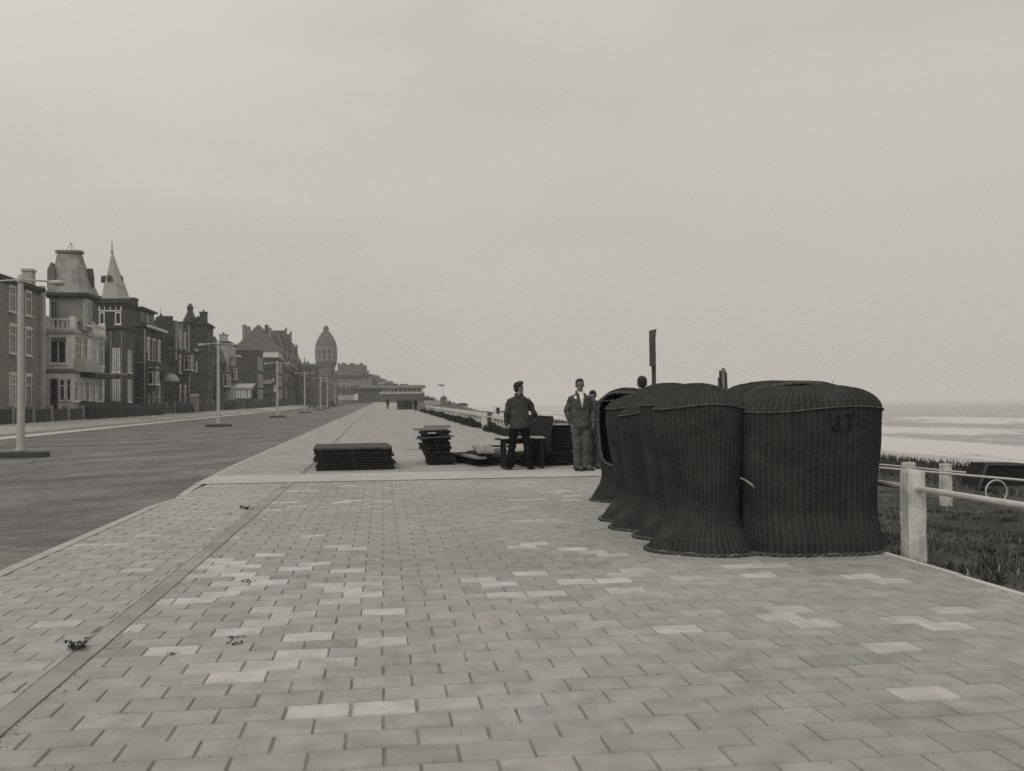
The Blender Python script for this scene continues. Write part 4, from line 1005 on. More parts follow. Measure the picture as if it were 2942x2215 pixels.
for i in range(10): t = 2 * math.pi * i / 10; sp_.bar((wc.x, wc.y - .04, wc.z), (wc.x + wr * math.cos(t), wc.y - .04, wc.z + wr * math.sin(t)), .012)
sp_.tube([(wc.x, wc.y - .08, wc.z), (wc.x, wc.y + .5, wc.z)], .025, 10); sp_.build('spokes', 'metal_dark', w_)
# ------------------------------------------------------------------ white balustrade further along
def balustrade(y0, y1, lab, step=1.6):
    xx = 5.2; r0 = empty('balustrade', (xx, y0, prom(y0)), lab, 'balustrade', 'white concrete balustrades along the promenade'); n = max(1, round((y1 - y0) / step))
    for i in range(n + 1):
        y = y0 + (y1 - y0) * i / n; w = .24 if i in (0, n) else .17; b_ = MB(); b_.box(xx - w / 2, xx + w / 2, y - w / 2, y + w / 2, prom(y) - .4, prom(y) + (.80 if i in (0, n) else .60)); b_.build('post', 'white_paint', r0)
    b_ = MB()
    for i in range(n):
        a, c = y0 + (y1 - y0) * i / n, y0 + (y1 - y0) * (i + 1) / n
        b_.add([(xx - .11, a, prom(a) + .58), (xx + .11, a, prom(a) + .58), (xx + .11, c, prom(c) + .58), (xx - .11, c, prom(c) + .58), (xx - .11, a, prom(a) + .77), (xx + .11, a, prom(a) + .77), (xx + .11, c, prom(c) + .77), (xx - .11, c, prom(c) + .77)],
               [(0, 3, 2, 1), (4, 5, 6, 7), (1, 2, 6, 5), (0, 4, 7, 3)] + ([(0, 1, 5, 4)] if i == 0 else []) + ([(2, 3, 7, 6)] if i == n - 1 else []))
    b_.build('top_beam', 'white_paint', r0)
    if step > 1.4 and False: pass
    return r0
balustrade(37.6, 45.6, 'nearest white balustrade length, just left of the man seen from behind', 1.3)
balustrade(50.1, 68, 'second white balustrade length beyond the gap with a pipe', 1.15)
balustrade(68.8, 92, 'third white balustrade length running on along the promenade', 1.3)
balustrade(92.8, 118, 'farthest white balustrade length ending beside the distant walker', 1.6)
tag(MB().tube([(5.2, 45.7, .72), (5.2, 50.0, .74)], .03, 8).build('gap_rail', 'pipe', None, (5.2, 47.8, .7), smooth=True), 'thin white pipe closing the gap in the balustrade', 'rail')
p = onx(1424, 1197, 6.2); t_ = onx(1424, 1167, 6.2); tag(MB().tube([(6.2, p.y, .3), (6.2, p.y, t_.z)], .05, 8).build('pole', 'white_paint', None, (6.2, p.y, .3)), 'slim white pole behind the end of the nearest balustrade', 'pole')
p = onx(1430, 1197, 6.4); t_ = onx(1430, 1171, 6.4); tag(MB().box(6.3, 6.5, p.y - .1, p.y + .1, .1, t_.z).build('post', 'wood_dark', None, (6.4, p.y, .1)), 'stout dark post beside the slim white pole', 'post')
p = onx(1441, 1197, 6.0); t_ = onx(1441, 1184, 6.0); tag(MB().box(5.9, 6.1, p.y - .1, p.y + .1, .0, t_.z).build('post', 'white_paint', None, (6, p.y, 0)), 'short white post holding the dark hand rail', 'post')
a, c = onx(1432, 1184, 6.3), onx(1470, 1181, 6.5); tag(MB().bar(a, c, .08, .09).build('hand_rail', 'wood_dark', None, a), 'dark hand rail of the beach steps beside the left man', 'rail')
# ------------------------------------------------------------------ bushes along the balustrade and weeds
def bush(x, y, w, l, h, label, group, seed, z=None, n=900, ls=.05, m='foliage_dark', name='bush', cat='bush'):
    rr = np.random.default_rng(seed); z = prom(y) - .05 if z is None else z
    root = empty(name, (x, y, z), label, cat, group)
    ce = rr.normal(size=(7, 3)) * .34; cen = ce * np.array([w / 2, l / 2, h * .25]) + np.array([0, 0, h * .45]); idx = rr.integers(0, 7, n)
    d = rr.normal(size=(n, 3)); d /= np.linalg.norm(d, axis=1)[:, None]; rad = rr.random(n) ** .45
    P = cen[idx] + d * rad[:, None] * np.array([w * .32, l * .34, h * .42]); P[:, 2] = np.abs(P[:, 2])
    P[:, 2] *= 1 - .25 * rr.random(n)
    a = rr.normal(size=(n, 3)); a /= np.linalg.norm(a, axis=1)[:, None]; b = np.cross(a, rr.normal(size=(n, 3))); b /= np.linalg.norm(b, axis=1)[:, None]
    s = ls * rr.uniform(.6, 1.5, n)[:, None]; v = np.stack([P - a * s, P + b * s * .45, P + a * s, P - b * s * .45], 1).reshape(-1, 3)
    f = np.arange(n * 4).reshape(n, 4); o = mesh_np('foliage', v, f, m); o.parent = root
    tr = MB()
    for i in range(5): tr.tube([V((x, y, z - .05)), V((x, y, z)) + V(cen[i]) * .6, V((x, y, z)) + V(cen[i])], [.02 * h, .014 * h, .005 * h], 6)
    tr.build('stem', 'wood_dark', root); return root
rr = random.Random(21); Y = 34.5; i = 0
while Y < 128:
    if not (46.3 < Y < 49.8):
        h = rr.uniform(.36, .58) * (1 if Y > 50 else .95); w = rr.uniform(.5, .8); L_ = rr.uniform(1.5, 2.4)
        bush(5.0 - .08, Y, w, L_, h, 'low dark shrub growing along the foot of the white balustrade', 'low shrubs along the foot of the balustrade', 100 + i, n=420, ls=.045 + Y * .0005)
    Y += rr.uniform(1.5, 2.3) * (1 if Y < 70 else 1.8); i += 1
def weed(px, py, s, label, seed):
    q = onz(px, py, 0); rr = random.Random(seed); root = empty('weed', (q.x, q.y, 0), label, 'weed', 'weeds in the paving joints'); st = MB(); lf = MB()
    for k in range(9):
        a = rr.uniform(0, 6.28); L_ = rr.uniform(.6, 1) * s; e = rr.uniform(.25, .9)
        pts_ = [V((q.x, q.y, 0)), V((q.x + math.cos(a) * L_ * .45, q.y + math.sin(a) * L_ * .45, L_ * e * .6)), V((q.x + math.cos(a) * L_, q.y + math.sin(a) * L_, L_ * e * .9))]
        st.tube(pts_, [.0022, .0018, .001], 5)
        for j in range(16):
            t = rr.uniform(.25, 1); p_ = pts_[0].lerp(pts_[1], min(1, t * 2)) if t < .5 else pts_[1].lerp(pts_[2], t * 2 - 1)
            d_ = V((rr.gauss(0, 1), rr.gauss(0, 1), rr.gauss(0, .7))).normalized() * .012; n_ = d_.cross(V((rr.gauss(0, 1), rr.gauss(0, 1), 1))).normalized() * .005
            lf.add([p_, p_ + d_ + n_, p_ + d_ * 2, p_ + d_ - n_], [(0, 1, 2, 3)])
    st.build('stem', 'wood_mid', root); lf.build('leaves', 'leaf_litter', root, fixn=False)
weed(224, 1868, .085, 'weed tuft in the gutter band low on the left', 1)
weed(709, 1463, .10, 'weed tuft beside the gutter band farther up', 2)
weed(1020, 1228, .16, 'small weed in the far seam of the promenade', 3)
for k, (px, py, w, h) in enumerate(((712, 1671, .07, .035), (672, 1832, .045, .02), (680, 1851, .06, .02), (700, 1830, .03, .02), (660, 1477, .05, .02), (2650, 1618, .05, .03), (2010, 1770, .02, .01), (497, 1880, .05, .02))):
    q = onz(px, py, 0); b_ = MB(); rr = random.Random(k + 40)
    for j in range(14):
        c_ = V((q.x + rr.gauss(0, w * .38), q.y + rr.gauss(0, w * .3), .004 + rr.random() * h * .35)); u_ = V((rr.gauss(0, 1), rr.gauss(0, 1), rr.gauss(0, .25))).normalized() * w * rr.uniform(.12, .3); v_ = u_.cross(V((rr.gauss(0, .3), rr.gauss(0, .3), 1))).normalized() * w * .12
        b_.add([c_ - u_, c_ + v_, c_ + u_, c_ - v_], [(0, 1, 2, 3)])
    tag(b_.build('dead_leaves', 'leaf_litter', None, (q.x, q.y, 0), fixn=False),
        ('dark clump of leaves on the tiles in the left middle', 'upper dark leaf scrap of the pair in the left foreground', 'lower dark leaf scrap of the pair in the left foreground', 'tiny leaf scrap right of the pair in the left foreground',
         'thin dark scrap beside the upper weed tuft', 'dark tuft of debris at the foot of the near white post', 'tiny dark scrap on the tiles below the chairs', 'brown leaf scrap nearest the low left corner')[k], 'leaf', 'leaf scraps on the paving')
# ------------------------------------------------------------------ street lamps
def make_lamp(label):
    root = empty('street_lamp', (0, 0, 0), label, 'street lamp', 'double-armed street lamps in a row along the road')
    s = MB()
    n = 28; rg = []
    for z, k in ((-.30, 1), (.20, 1), (.235, .985)):
        rg.append([(1.0 * k * math.copysign(abs(math.cos(t)) ** .8, math.cos(t)), .42 * k * math.copysign(abs(math.sin(t)) ** .8, math.sin(t)), z) for t in [2 * math.pi * i / n for i in range(n)]])
    s.rings(rg); s.build('refuge_slab', 'lamp_dark', root)
    MB().lathe([(.20, .235), (.19, .32), (.15, .40), (.145, .55), (.135, 1.2), (.12, 3.2), (.10, 6.2), (.095, 6.66), (.06, 6.7), (.012, 6.72)], 16).build('pole', 'lamp_white', root, smooth=True)
    MB().tube([(-1.3, 0, 6.42), (-.7, 0, 6.47), (0, 0, 6.5), (.7, 0, 6.47), (1.3, 0, 6.42)], .034, 8).lathe([(.13, 6.40), (.14, 6.45), (.14, 6.55), (.12, 6.6)], 14).build('arm', 'lamp_white', root, smooth=True)
    for sg in (-1, 1):
        h = MB(); h.ell((sg * 1.28, 0, 6.40), .30, .14, .10, 16, 10); lo = h.build('lamp_head', 'lamp_white', root, smooth=True)
        d = MB(); d.ell((sg * 1.34, 0, 6.335), .20, .10, .06, 14, 8); d.build('lamp_glass', 'curtain', lo, smooth=True)
    return root
LD = [(60, 35.5), (628, 75.5), (797, 115), (876, 156), (921, 197), (941, 228), (963, 268), (980, 308), (993, 348), (1005, 388), (1013, 428)]
names_ = ['nearest street lamp at the far left, its slab partly out of the picture', 'largest complete double-armed street lamp, in front of the dark houses', 'second street lamp along the road, before the big gabled house',
          'third street lamp along the road', 'fourth street lamp along the road, left of the domed tower', 'fifth street lamp along the road, under the domed tower', 'sixth street lamp along the road', 'seventh street lamp along the road',
          'eighth street lamp along the road, very small', 'ninth street lamp along the road, very small', 'tenth and farthest street lamp along the road']
lamp = make_lamp(names_[0])
for i, (px, D) in enumerate(LD):
    p = ond(px, 1200, D); z = road(p.x, p.y)
    if i == 0: lamp.location = (p.x, p.y, z - .02); lamp.rotation_euler = (0, 0, R(-4))
    else: copy_thing(lamp, (p.x, p.y, z - .02), R(-5 + (i * 37) % 5), names_[i])
# ------------------------------------------------------------------ houses
def yat(px, X): return onx(px, 1150, X).y
def xat(px, Y): return ony(px, 1150, Y).x
def zat(px, py, X): return onx(px, py, X).z
def zatY(px, py, Y): return ony(px, py, Y).z
rw = random.Random(77)
def window(parent, o, u, n, w, h, bars=(1, 1), frame='trim_light', pane='glass', fw=.10, sill=True, lintel=None, arch=False):
    """o: lower left corner on the wall, u: unit vector along the wall, n: outward normal. frame, sill and bars stand proud of the wall, the pane sits between them"""
    o, u, n = V(o), V(u), V(n); zv = V((0, 0, 1)); f = MB(); d = .09
    f.obox(o + u * fw / 2 + zv * h / 2 + n * d / 2, u, n, zv, fw / 2, d / 2, h / 2)
    f.obox(o + u * (w - fw / 2) + zv * h / 2 + n * d / 2, u, n, zv, fw / 2, d / 2, h / 2)
    f.obox(o + u * w / 2 + zv * fw / 2 + n * (d / 2 - .003), u, n, zv, w / 2 - fw, d / 2 - .003, fw / 2)
    f.obox(o + u * w / 2 + zv * (h - fw / 2) + n * (d / 2 - .003), u, n, zv, w / 2 - fw, d / 2 - .003, fw / 2)
    for i in range(1, bars[0] + 1): f.obox(o + u * w * i / (bars[0] + 1) + zv * h / 2 + n * .035, u, n, zv, .04, .035, h / 2 - fw)
    for i in range(1, bars[1] + 1): f.obox(o + u * w / 2 + zv * h * (i / (bars[1] + 1) if bars[1] > 1 else .68) + n * .030, u, n, zv, w / 2 - fw, .030, .04)
    if sill: f.obox(o + u * w / 2 - zv * .05 + n * .10, u, n, zv, w / 2 + .10, .10, .05)
    if lintel: f.obox(o + u * w / 2 + zv * (h + .08) + n * .06, u, n, zv, w / 2 + .12, .06, .08)
    fo = f.build('window', frame, parent)
    p = MB(); p.obox(o + u * w / 2 + zv * h / 2 + n * .012, u, n, zv, w / 2 - fw * .6, .012, h / 2 - fw * .6)
    p.build('pane', pane, fo); return fo
NX, NY = V((1, 0, 0)), V((0, -1, 0))
def facade(parent, X, y0, y1, floors, frame='trim_light', dens=3.2, ww=1.3, curt=.3, margin=.7, side_x=None, lintel=True):
    """rows of windows on the street wall (faces +x)"""
    L_ = y1 - y0 - 2 * margin; n = max(1, int(L_ / dens))
    for (z, h) in floors:
        for i in range(n):
            yc = y0 + margin + L_ * (i + .5) / n
            window(parent, (X, yc - ww / 2, z), (0, 1, 0), NX, ww, h, (1, 1), frame, 'curtain' if rw.random() < curt else 'glass', lintel=lintel)
def gable_roof_y(parent, x0, x1, y0, y1, ze, zr, m, over=.35, name='roof'):
    """ridge runs along y"""
    xm = (x0 + x1) / 2; b = MB(); t = .18
    b.rings([[(x0 - over, y, ze - .05), (xm, y, zr), (x1 + over, y, ze - .05), (x1 + over, y, ze - .05 - t), (xm, y, zr - t), (x0 - over, y, ze - .05 - t)] for y in (y0 - over, y1 + over)])
    return b.build(name, m, parent)
def gable_roof_x(parent, x0, x1, y0, y1, ze, zr, m, over=.35, name='roof'):
    ym = (y0 + y1) / 2; b = MB(); t = .18
    b.rings([[(x, y0 - over, ze - .05), (x, ym, zr), (x, y1 + over, ze - .05), (x, y1 + over, ze - .05 - t), (x, ym, zr - t), (x, y0 - over, ze - .05 - t)] for x in (x0 - over, x1 + over)])
    return b.build(name, m, parent)
def chimney(parent, x, y, z0, z1, w=.7, l=.9, m='brick_dark', pots=2):
    b = MB(); b.box(x - w / 2, x + w / 2, y - l / 2, y + l / 2, z0, z1 - .35); b.box(x - w / 2 - .08, x + w / 2 + .08, y - l / 2 - .08, y + l / 2 + .08, z1 - .352, z1 - .15)
    o = b.build('chimney', m, parent); p = MB()
    for i in range(pots): p.lathe([(.14, -.16), (.12, .15), (.15, .2)], 10, (x, y - l / 2 + l * (i + .5) / pots, z1))
    p.build('chimney_pot', 'brick_mid', o); return o
def corn(parent, x0, x1, y0, y1, z, h=.35, out=.3, m='trim_dark', name='cornice'):
    b = MB(); b.box(x0 - out, x1 + out, y0 - out, y1 + out, z, z + h); b.box(x0 - out * .5, x1 + out * .5, y0 - out * .5, y1 + out * .5, z - h * .6, z - .002); return b.build(name, m, parent)
def ornament(r, X, y0, y1, zs, sx0=None, m='plaster_grey', seed=0, pil=True):
    rr = random.Random(seed); b = MB()
    for z in zs:
        b.box(X + .002, X + .14, y0 + .02, y1 - .02, z, z + .16)
        if sx0 is not None: b.box(sx0, X + .14, y0 - .12, y0 - .002, z, z + .16)
    b.build('string_course', m, r)
    zt_, zb_ = max(zs), min(zs) - 3
    if pil:
        for yy in (y0 + .25, (y0 + y1) / 2, y1 - .25): MB().box(X + .003, X + .11, yy - .16, yy + .16, zb_, zt_ - .01).build('pilaster', m, r)
    p = MB(); p.tube([(X + .2, y0 + .8, zb_), (X + .2, y0 + .8, zt_ + 1.5)], .07, 6); p.build('drain_pipe', 'trim_dark', r)
    yy = rr.uniform(y0 + 1.5, max(y0 + 1.6, y1 - 2.5)); bz_ = zs[0] if len(zs) else zt_
    b = MB(); b.box(X + .004, X + 1.0, yy - 1.1, yy + 1.1, bz_ - 3.3, bz_ - .02); b.build('bay', 'brick_mid', r)
    window(r, (X + 1.0, yy - .95, bz_ - 2.5), (0, 1, 0), NX, 1.9, 2.1, (2, 1), 'trim_light', 'glass')
    window(r, (X + .15, yy - 1.1, bz_ - 2.5), (1, 0, 0), NY, .7, 2.1, (0, 1), 'trim_light', 'glass')
G = 'houses in the row along the road'
def house(name, x0, x1, y0, y1, label, cat='house'):
    return empty(name, ((x0 + x1) / 2, (y0 + y1) / 2, side(-29, y0)), label, cat)
def wall(r, x0, x1, y0, y1, z1, m, name='wall', z0=None):
    z0 = side(-29, y0) - 1.0 if z0 is None else z0
    return MB().box(x0, x1, y0, y1, z0, z1).build(name, m, r)
def zf(px, py, X): return zat(px, py, X)
BACK = -44.0
# 0: grey house at the left edge
y1 = yat(124, -30); z = zat(115, 828, -30)
r = house('town_house', BACK, -30, 62, y1, 'grey rendered house at the left edge with a flat dark cornice', 'house')
wall(r, BACK, -30, 66, y1 - .05, z - .35, 'plaster_grey'); corn(r, BACK, -30, 66.4, y1 - .5, z - .35)
facade(r, -30, 67, y1 - 1.2, ((1.6, 2.6), (5.9, 2.3), (9.3, 2.1)), dens=3.4, curt=.4)
MB().box(-29.99, -29.7, y1 - 1.0, y1 - .2, side(-29, y1), z + .2).build('pilaster', 'plaster_pale', r)
chimney(r, -31, y1 - .6, z - .3, zat(121, 778, -30.5), .8, 1.0, 'plaster_pale', 0)
# 1: white villa with balcony bay and slate mansard
YB = yat(139, -30); XB = xat(209, YB); YE = yat(300, XB); X1 = -30.0
gz = side(-29, YB)
r = house('villa', BACK, XB, YB, YE, 'white villa with balustraded balcony and stained pale mansard roof', 'villa')
zb = zat(208, 945, XB); z1 = zat(208, 1064, XB); zr_ = zat(208, 914, XB)
wall(r, BACK, XB, YB, YE, zb - .3, 'plaster_white')
corn(r, XB - 2.4, XB, YB, YE, zb - .3, .3, .22, 'plaster_pale', 'balcony_slab'); corn(r, XB - 2.4, XB, YB, YE, z1 - .1, .25, .14, 'plaster_grey', 'string_course')
# balcony balustrade: rail, plinth piers, balusters
def balu(xa, ya, xb_, yb_, z0, z1_, parent):
    a, c = V((xa, ya, 0)), V((xb_, yb_, 0)); L_ = (c - a).length; n = int(L_ / .42); b = MB()
    b.bar(a + V((0, 0, z1_ - .07)), c + V((0, 0, z1_ - .07)), .24, .14); b.bar(a + V((0, 0, z0 + .06)), c + V((0, 0, z0 + .06)), .24, .12)
    for i in range(n + 1):
        p = a.lerp(c, i / n)
        if i in (0, n): b.box(p.x - .2, p.x + .2, p.y - .2, p.y + .2, z0 + .002, z1_ + .18)
        else: b.lathe([(.06, .12), (.11, .3), (.05, .55), (.08, .78), (.08, z1_ - z0 - .1)], 8, (p.x, p.y, z0))
    return b.build('balustrade', 'plaster_white', parent)
xi = xat(140, YB + .3)
balu(xi, YB + .1, XB - .05, YB + .1, zb, zr_, r); ym = YB + (YE - YB) * .42
balu(XB - .05, YB + .4, XB - .05, ym, zb, zr_, r); MB().box(XB - .4, XB + .05, ym, ym + 1.5, zb, zr_ + .5).build('pier', 'plaster_white', r)
balu(XB - .05, ym + 1.8, XB - .05, YE - .3, zb, zr_, r)
# bay windows: side facing the camera, then the street face
zs0, zs1 = zat(208, 1045, XB), zat(208, 965, XB)
xa_ = xat(143, YB); xb_ = xat(193, YB)
window(r, (xa_, YB, zs0), (1, 0, 0), NY, xb_ - xa_, zs1 - zs0, (1, 0), 'plaster_white', fw=.12)
aw = MB();
for i in range(7): aw.add([(xa_ + .15 + i * .2, YB - .10, zs1 - .15), (xa_ + .27 + i * .2, YB - .10, zs1 - .15), (xa_ + .25 + i * .2, YB - .11, zs1 - .55), (xa_ + .16 + i * .2, YB - .11, zs1 - .55), (xa_ + .15 + i * .2, YB - .115, zs1 - .15), (xa_ + .27 + i * .2, YB - .115, zs1 - .15), (xa_ + .25 + i * .2, YB - .125, zs1 - .55), (xa_ + .16 + i * .2, YB - .125, zs1 - .55)], [(0, 1, 2, 3), (4, 5, 6, 7), (0, 1, 5, 4), (1, 2, 6, 5), (2, 3, 7, 6), (3, 0, 4, 7)])
aw.build('awning_fringe', 'plaster_grey', r)
for k, (a, c) in enumerate(((213, 232), (236, 250), (262, 276), (281, 296))):
    ya, yb2 = yat(a, XB), yat(c, XB); window(r, (XB, ya, zs0 + .1), (0, 1, 0), NX, yb2 - ya, zs1 - zs0 + .1, (2, 1), 'plaster_white', 'glass' if k != 2 else 'curtain', fw=.12)
bxy = yat(245, XB + 1.0); MB().box(XB, XB + 1.0, bxy, yat(290, XB + 1.0), z1 - .1, z1 + 1.1).build('oriel_balcony', 'plaster_pale', r)
MB().box(XB, XB + 1.3, yat(232, XB), yat(296, XB), z1 - .55, z1 - .15).build('canopy', 'trim_dark', r)
# ground floor: tall openings and piers
za, zc = gz + 1.5, z1 - .75
for (a, c) in ((103, 120), (124, 139)):
    pass
for a, c in ((146, 166), (172, 187), (191, 205)):
    xa2, xb2 = xat(a, YB), xat(c, YB); window(r, (xa2, YB, gz + (.2 if a == 146 else 1.6)), (1, 0, 0), NY, xb2 - xa2, zc - gz - (.2 if a == 146 else 1.6), (0, 1), 'plaster_white' if a != 146 else 'trim_dark', 'glass', fw=.08)
for k, (a, c) in enumerate(((211, 222), (227, 238), (243, 254), (262, 272), (278, 292))):
    ya, yb2 = yat(a, XB), yat(c, XB); window(r, (XB, ya, gz + 1.5), (0, 1, 0), NX, yb2 - ya, zc - gz - 1.6, (1, 1), 'plaster_white', 'curtain' if k in (1, 3) else 'glass', fw=.14)
# upper storey set back, mansard above
YU = YB + 1.6; xu0 = xat(142, YU); xu1 = xat(243, YU); yu1 = yat(264, xu1); ze = zatY(243, 842, YU)
MB().box(xu0, xu1, YU, yu1, zb - .01, ze - .2).build('upper_storey', 'plaster_grey', r)
window(r, (xat(146, YU), YU, zb + .2), (1, 0, 0), NY, xat(168, YU) - xat(146, YU), ze - zb - .9, (1, 0), 'plaster_grey', 'glass', fw=.1)
yw = yat(247, xu1); window(r, (xu1, yw, zb + .5), (0, 1, 0), NX, (yat(262, xu1) - yw), ze - zb - 1.0, (1, 0), 'trim_light', 'glass', fw=.12)
MB().box(xu1 - .1, xu1 + .06, YU - .06, YU + .35, zb, ze - .3).build('corner_post', 'plaster_pale', r)
corn(r, xu0, xu1, YU, yu1 + 1.5, ze - .28, .30, .38, 'trim_dark', 'eaves')
zt = zatY(200, 728, YU + 2); yq = yu1 + 1.5
xt0, xt1 = xat(166, YU + 1.6), xat(231, YU + 1.6)
b = MB(); n_ = 5; rg = []
for i in range(n_ + 1):
    t = i / n_; f = 1 - (1 - t) ** 1.25 * 1.0; cu = .12 * math.sin(math.pi * t)
    xa2 = xu0 - .2 + (xt0 - xu0 + .2) * f + cu * 0; xb2 = xu1 + .3 + (xt1 - xu1 - .3) * f; ya2 = YU - .3 + 1.8 * f; yb2 = yq + .3 - 1.8 * f; z_ = ze + (zt - ze) * t
    rg.append([(xa2, ya2, z_), (xb2 - .6 * (1 - f) - .2, ya2, z_), (xb2, ya2 + .6 * (1 - f) + .2, z_), (xb2, yb2, z_), (xa2, yb2, z_)])
b.rings(rg); b.build('roof', 'roof_pale', r)
q = rg[-1]; b = MB(); b.box(q[0][0] - .14, q[2][0] + .14, q[0][1] - .14, q[3][1] + .14, zt - .02, zt + .22); b.build('roof_curb', 'roof_grey', r)
fx = (xt0 + xt1) / 2; fy = YU + 2.2; zfn = zatY(200, 697, YU + 2.2)
b = MB()
for (dx, dy) in ((-.45, 0), (.45, 0), (0, .4)): b.bar((fx + dx, fy + dy, zt + .2), (fx, fy, zfn), .035)
b.bar((fx - .45, fy, zt + .24), (fx + .45, fy, zt + .24), .04); b.build('roof_finial', 'roof_grey', r)
dz = zatY(240, 800, YU + 3); dm = MB(); dy_ = YU + 2.6; dm.prism([(dy_ - .45, dz - .9), (dy_ + .45, dz - .9), (dy_ + .45, dz), (dy_, dz + .9), (dy_ - .45, dz)], 'x', xt1 + .1, xu1 + .05); dm.build('dormer', 'roof_dark', r)
lg = MB(); xl0, xl1 = xat(139, YU + .5), xat(160, YU + .5); lg.prism([(xl0, ze - .05), (xl1, ze - .05), (xl1, zatY(150, 775, YU)), ((xl0 + xl1) / 2, zatY(150, 752, YU)), (xl0, zatY(150, 775, YU))], 'y', YU + .2, YU + 3); lg.build('gable', 'roof_grey', r)
# 2: house with the pointed spire
Y2 = max(YE + .4, yat(277, -30)); X2 = xat(363, Y2 + 0); x20 = xat(280, Y2); y2e = Y2 + (X2 - x20) * 1.15; ze = zatY(320, 862, Y2)
r = house('spire_house', x20, X2, Y2, y2e, 'dark house with a square corner turret under a tall pointed pale spire', 'house')
wall(r, BACK, x20 + .2, Y2 + .6, y2e + 7, ze - 2.5, 'brick_dark'); wall(r, x20, X2, Y2, y2e, ze - .35, 'brick_mid', 'turret')
corn(r, x20, X2, Y2, y2e, ze - .35, .5, .32, 'trim_dark', 'eaves'); zm = zatY(320, 938, Y2)
corn(r, x20, X2, Y2, y2e, zm - .2, .3, .2, 'trim_dark', 'string_course')
zA, zB = zatY(320, 932, Y2), zatY(320, 872, Y2)
for a, c, t in ((286, 302, 0), (332, 349, 0)):
    window(r, (xat(a, Y2), Y2, zA), (1, 0, 0), NY, xat(c, Y2) - xat(a, Y2), (zB - zA) * .58, (0, 0), 'trim_light', fw=.10)
window(r, (xat(285, Y2), Y2, zA + (zB - zA) * .62), (1, 0, 0), NY, xat(350, Y2) - xat(285, Y2), (zB - zA) * .38, (3, 0), 'trim_light', fw=.12, sill=False)
MB().box(xat(303, Y2), xat(331, Y2), Y2 - .06, Y2 - .001, zA, zA + (zB - zA) * .55).build('door', 'trim_dark', r)
for py0, py1, li in ((1070, 1000, 1), (1155, 1090, 0)):
    for a, c in ((324, 334), (337, 346)):
        window(r, (xat(a, Y2), Y2, zatY(a, py0, Y2)), (1, 0, 0), NY, xat(c, Y2) - xat(a, Y2), zatY(a, py1, Y2) - zatY(a, py0, Y2), (0, 1), 'trim_light', 'curtain', fw=.10)
    yw = Y2 + .5
    window(r, (X2, yw, zatY(363, py0, Y2)), (0, 1, 0), NX, 1.4, 2.4, (1, 1), 'trim_light', 'curtain')
MB().box(x20 + .02, X2 + .13, Y2 - .13, Y2 - .002, zatY(320, 1078, Y2), zatY(320, 1072, Y2)).box(xat(318, Y2), xat(321.5, Y2), Y2 - .1, Y2 - .003, gz + .5, zm - .5).box(xat(349, Y2), xat(352, Y2), Y2 - .1, Y2 - .003, gz + .5, zm - .5).build('stone_strips', 'plaster_grey', r)
for a_, p0_, p1_ in ((290, 1064, 1010), (303, 1064, 1010), (292, 1150, 1095)): window(r, (xat(a_, Y2), Y2, zatY(a_, p0_, Y2)), (1, 0, 0), NY, 7 * Y2 / 2800, (p0_ - p1_) * Y2 / 2800, (0, 1), 'trim_dark', 'glass', fw=.08)
cx_, cy_ = (x20 + X2) / 2, (Y2 + y2e) / 2; hw = (X2 - x20) / 2 + .1; zap = zatY(322, 722, cy_)
cxs = xat(323, cy_)
b = MB(); b.rings([[(cx_ + hw * k * math.cos(R(22.5) + R(45) * i) / math.cos(R(22.5)) + (cxs - cx_) * t, cy_ + hw * k * math.sin(R(22.5) + R(45) * i) / math.cos(R(22.5)), ze + .14 + (zap - ze) * t) for i in range(8)] for t, k in ((0, .92), (.08, .82), (.30, .63), (.5, .43), (.75, .20), (1, .01))])
b.build('spire', 'roof_spire', r)
MB().lathe([(.10, 0), (.05, .1), (.14, .25), (.05, .4), (.04, .9), (.10, 1.0), (.03, 1.1), (.015, 1.6)], 10, (cxs, cy_, zap - .3)).build('spire_finial', 'roof_dark', r)
zd = ze + (zap - ze) * .44
for a in (0, 90, 180, 270):
    ca, sa = math.cos(R(a)), math.sin(R(a)); d = MB(); o_ = V((cxs + ca * hw * .56, cy_ + sa * hw * .56, zd)); u_ = V((-sa, ca, 0)); n_ = V((ca, sa, 0))
    d.rings([[o_ + u_ * x + V((0, 0, z_)) + n_ * t for (x, z_) in ((-.24, -.25), (-.16, -.36), (-.09, -.08), (.09, -.08), (.16, -.36), (.24, -.25), (.27, .05), (.15, .26), (0, .42), (-.15, .26), (-.27, .05))] for t in (-.45, .22)]); d.build('dormer', 'roof_dark', r)
# 3: house with long flat dormer and gable end
X3 = -28.2; Y3 = yat(413, X3); y3e = yat(467, X3); ze = zat(414, 938, X3); zr_ = zat(386, 874, X3)
r = house('gabled_house', BACK, X3, Y3, y3e, 'dark brick house with a long flat dormer and pale gutter beam', 'house')
wall(r, BACK, X3, Y3, y3e, ze - .02, 'brick_dark')
xr_ = X3 - 4.2; zrid = ze + 3.6
b = MB(); b.prism([(xr_ - 6, ze), (X3 + .4, ze), (xr_, zrid), (xr_ - 2, zrid)], 'y', Y3 - .2, y3e + .1); b.build('roof', 'roof_dark', r)
MB().bar((X3 + .42, Y3 - .3, ze + .05), (xr_, Y3 - .3, zrid + .1), .14, .22).build('verge', 'trim_dark', r)
MB().box(X3 + .1, X3 + .62, Y3 + .4, y3e + .3, ze - .05, ze + .2).build('gutter_beam', 'trim_light', r)
yd0 = yat(393, X3 - .6); yd1 = yat(444, X3 - .6); zd1 = zat(393, 882, X3 - .6)
MB().box(xr_ - .5, X3 - .6, max(yd0, Y3 + .8), yd1, ze + .2, zd1).build('long_dormer', 'roof_dark', r)
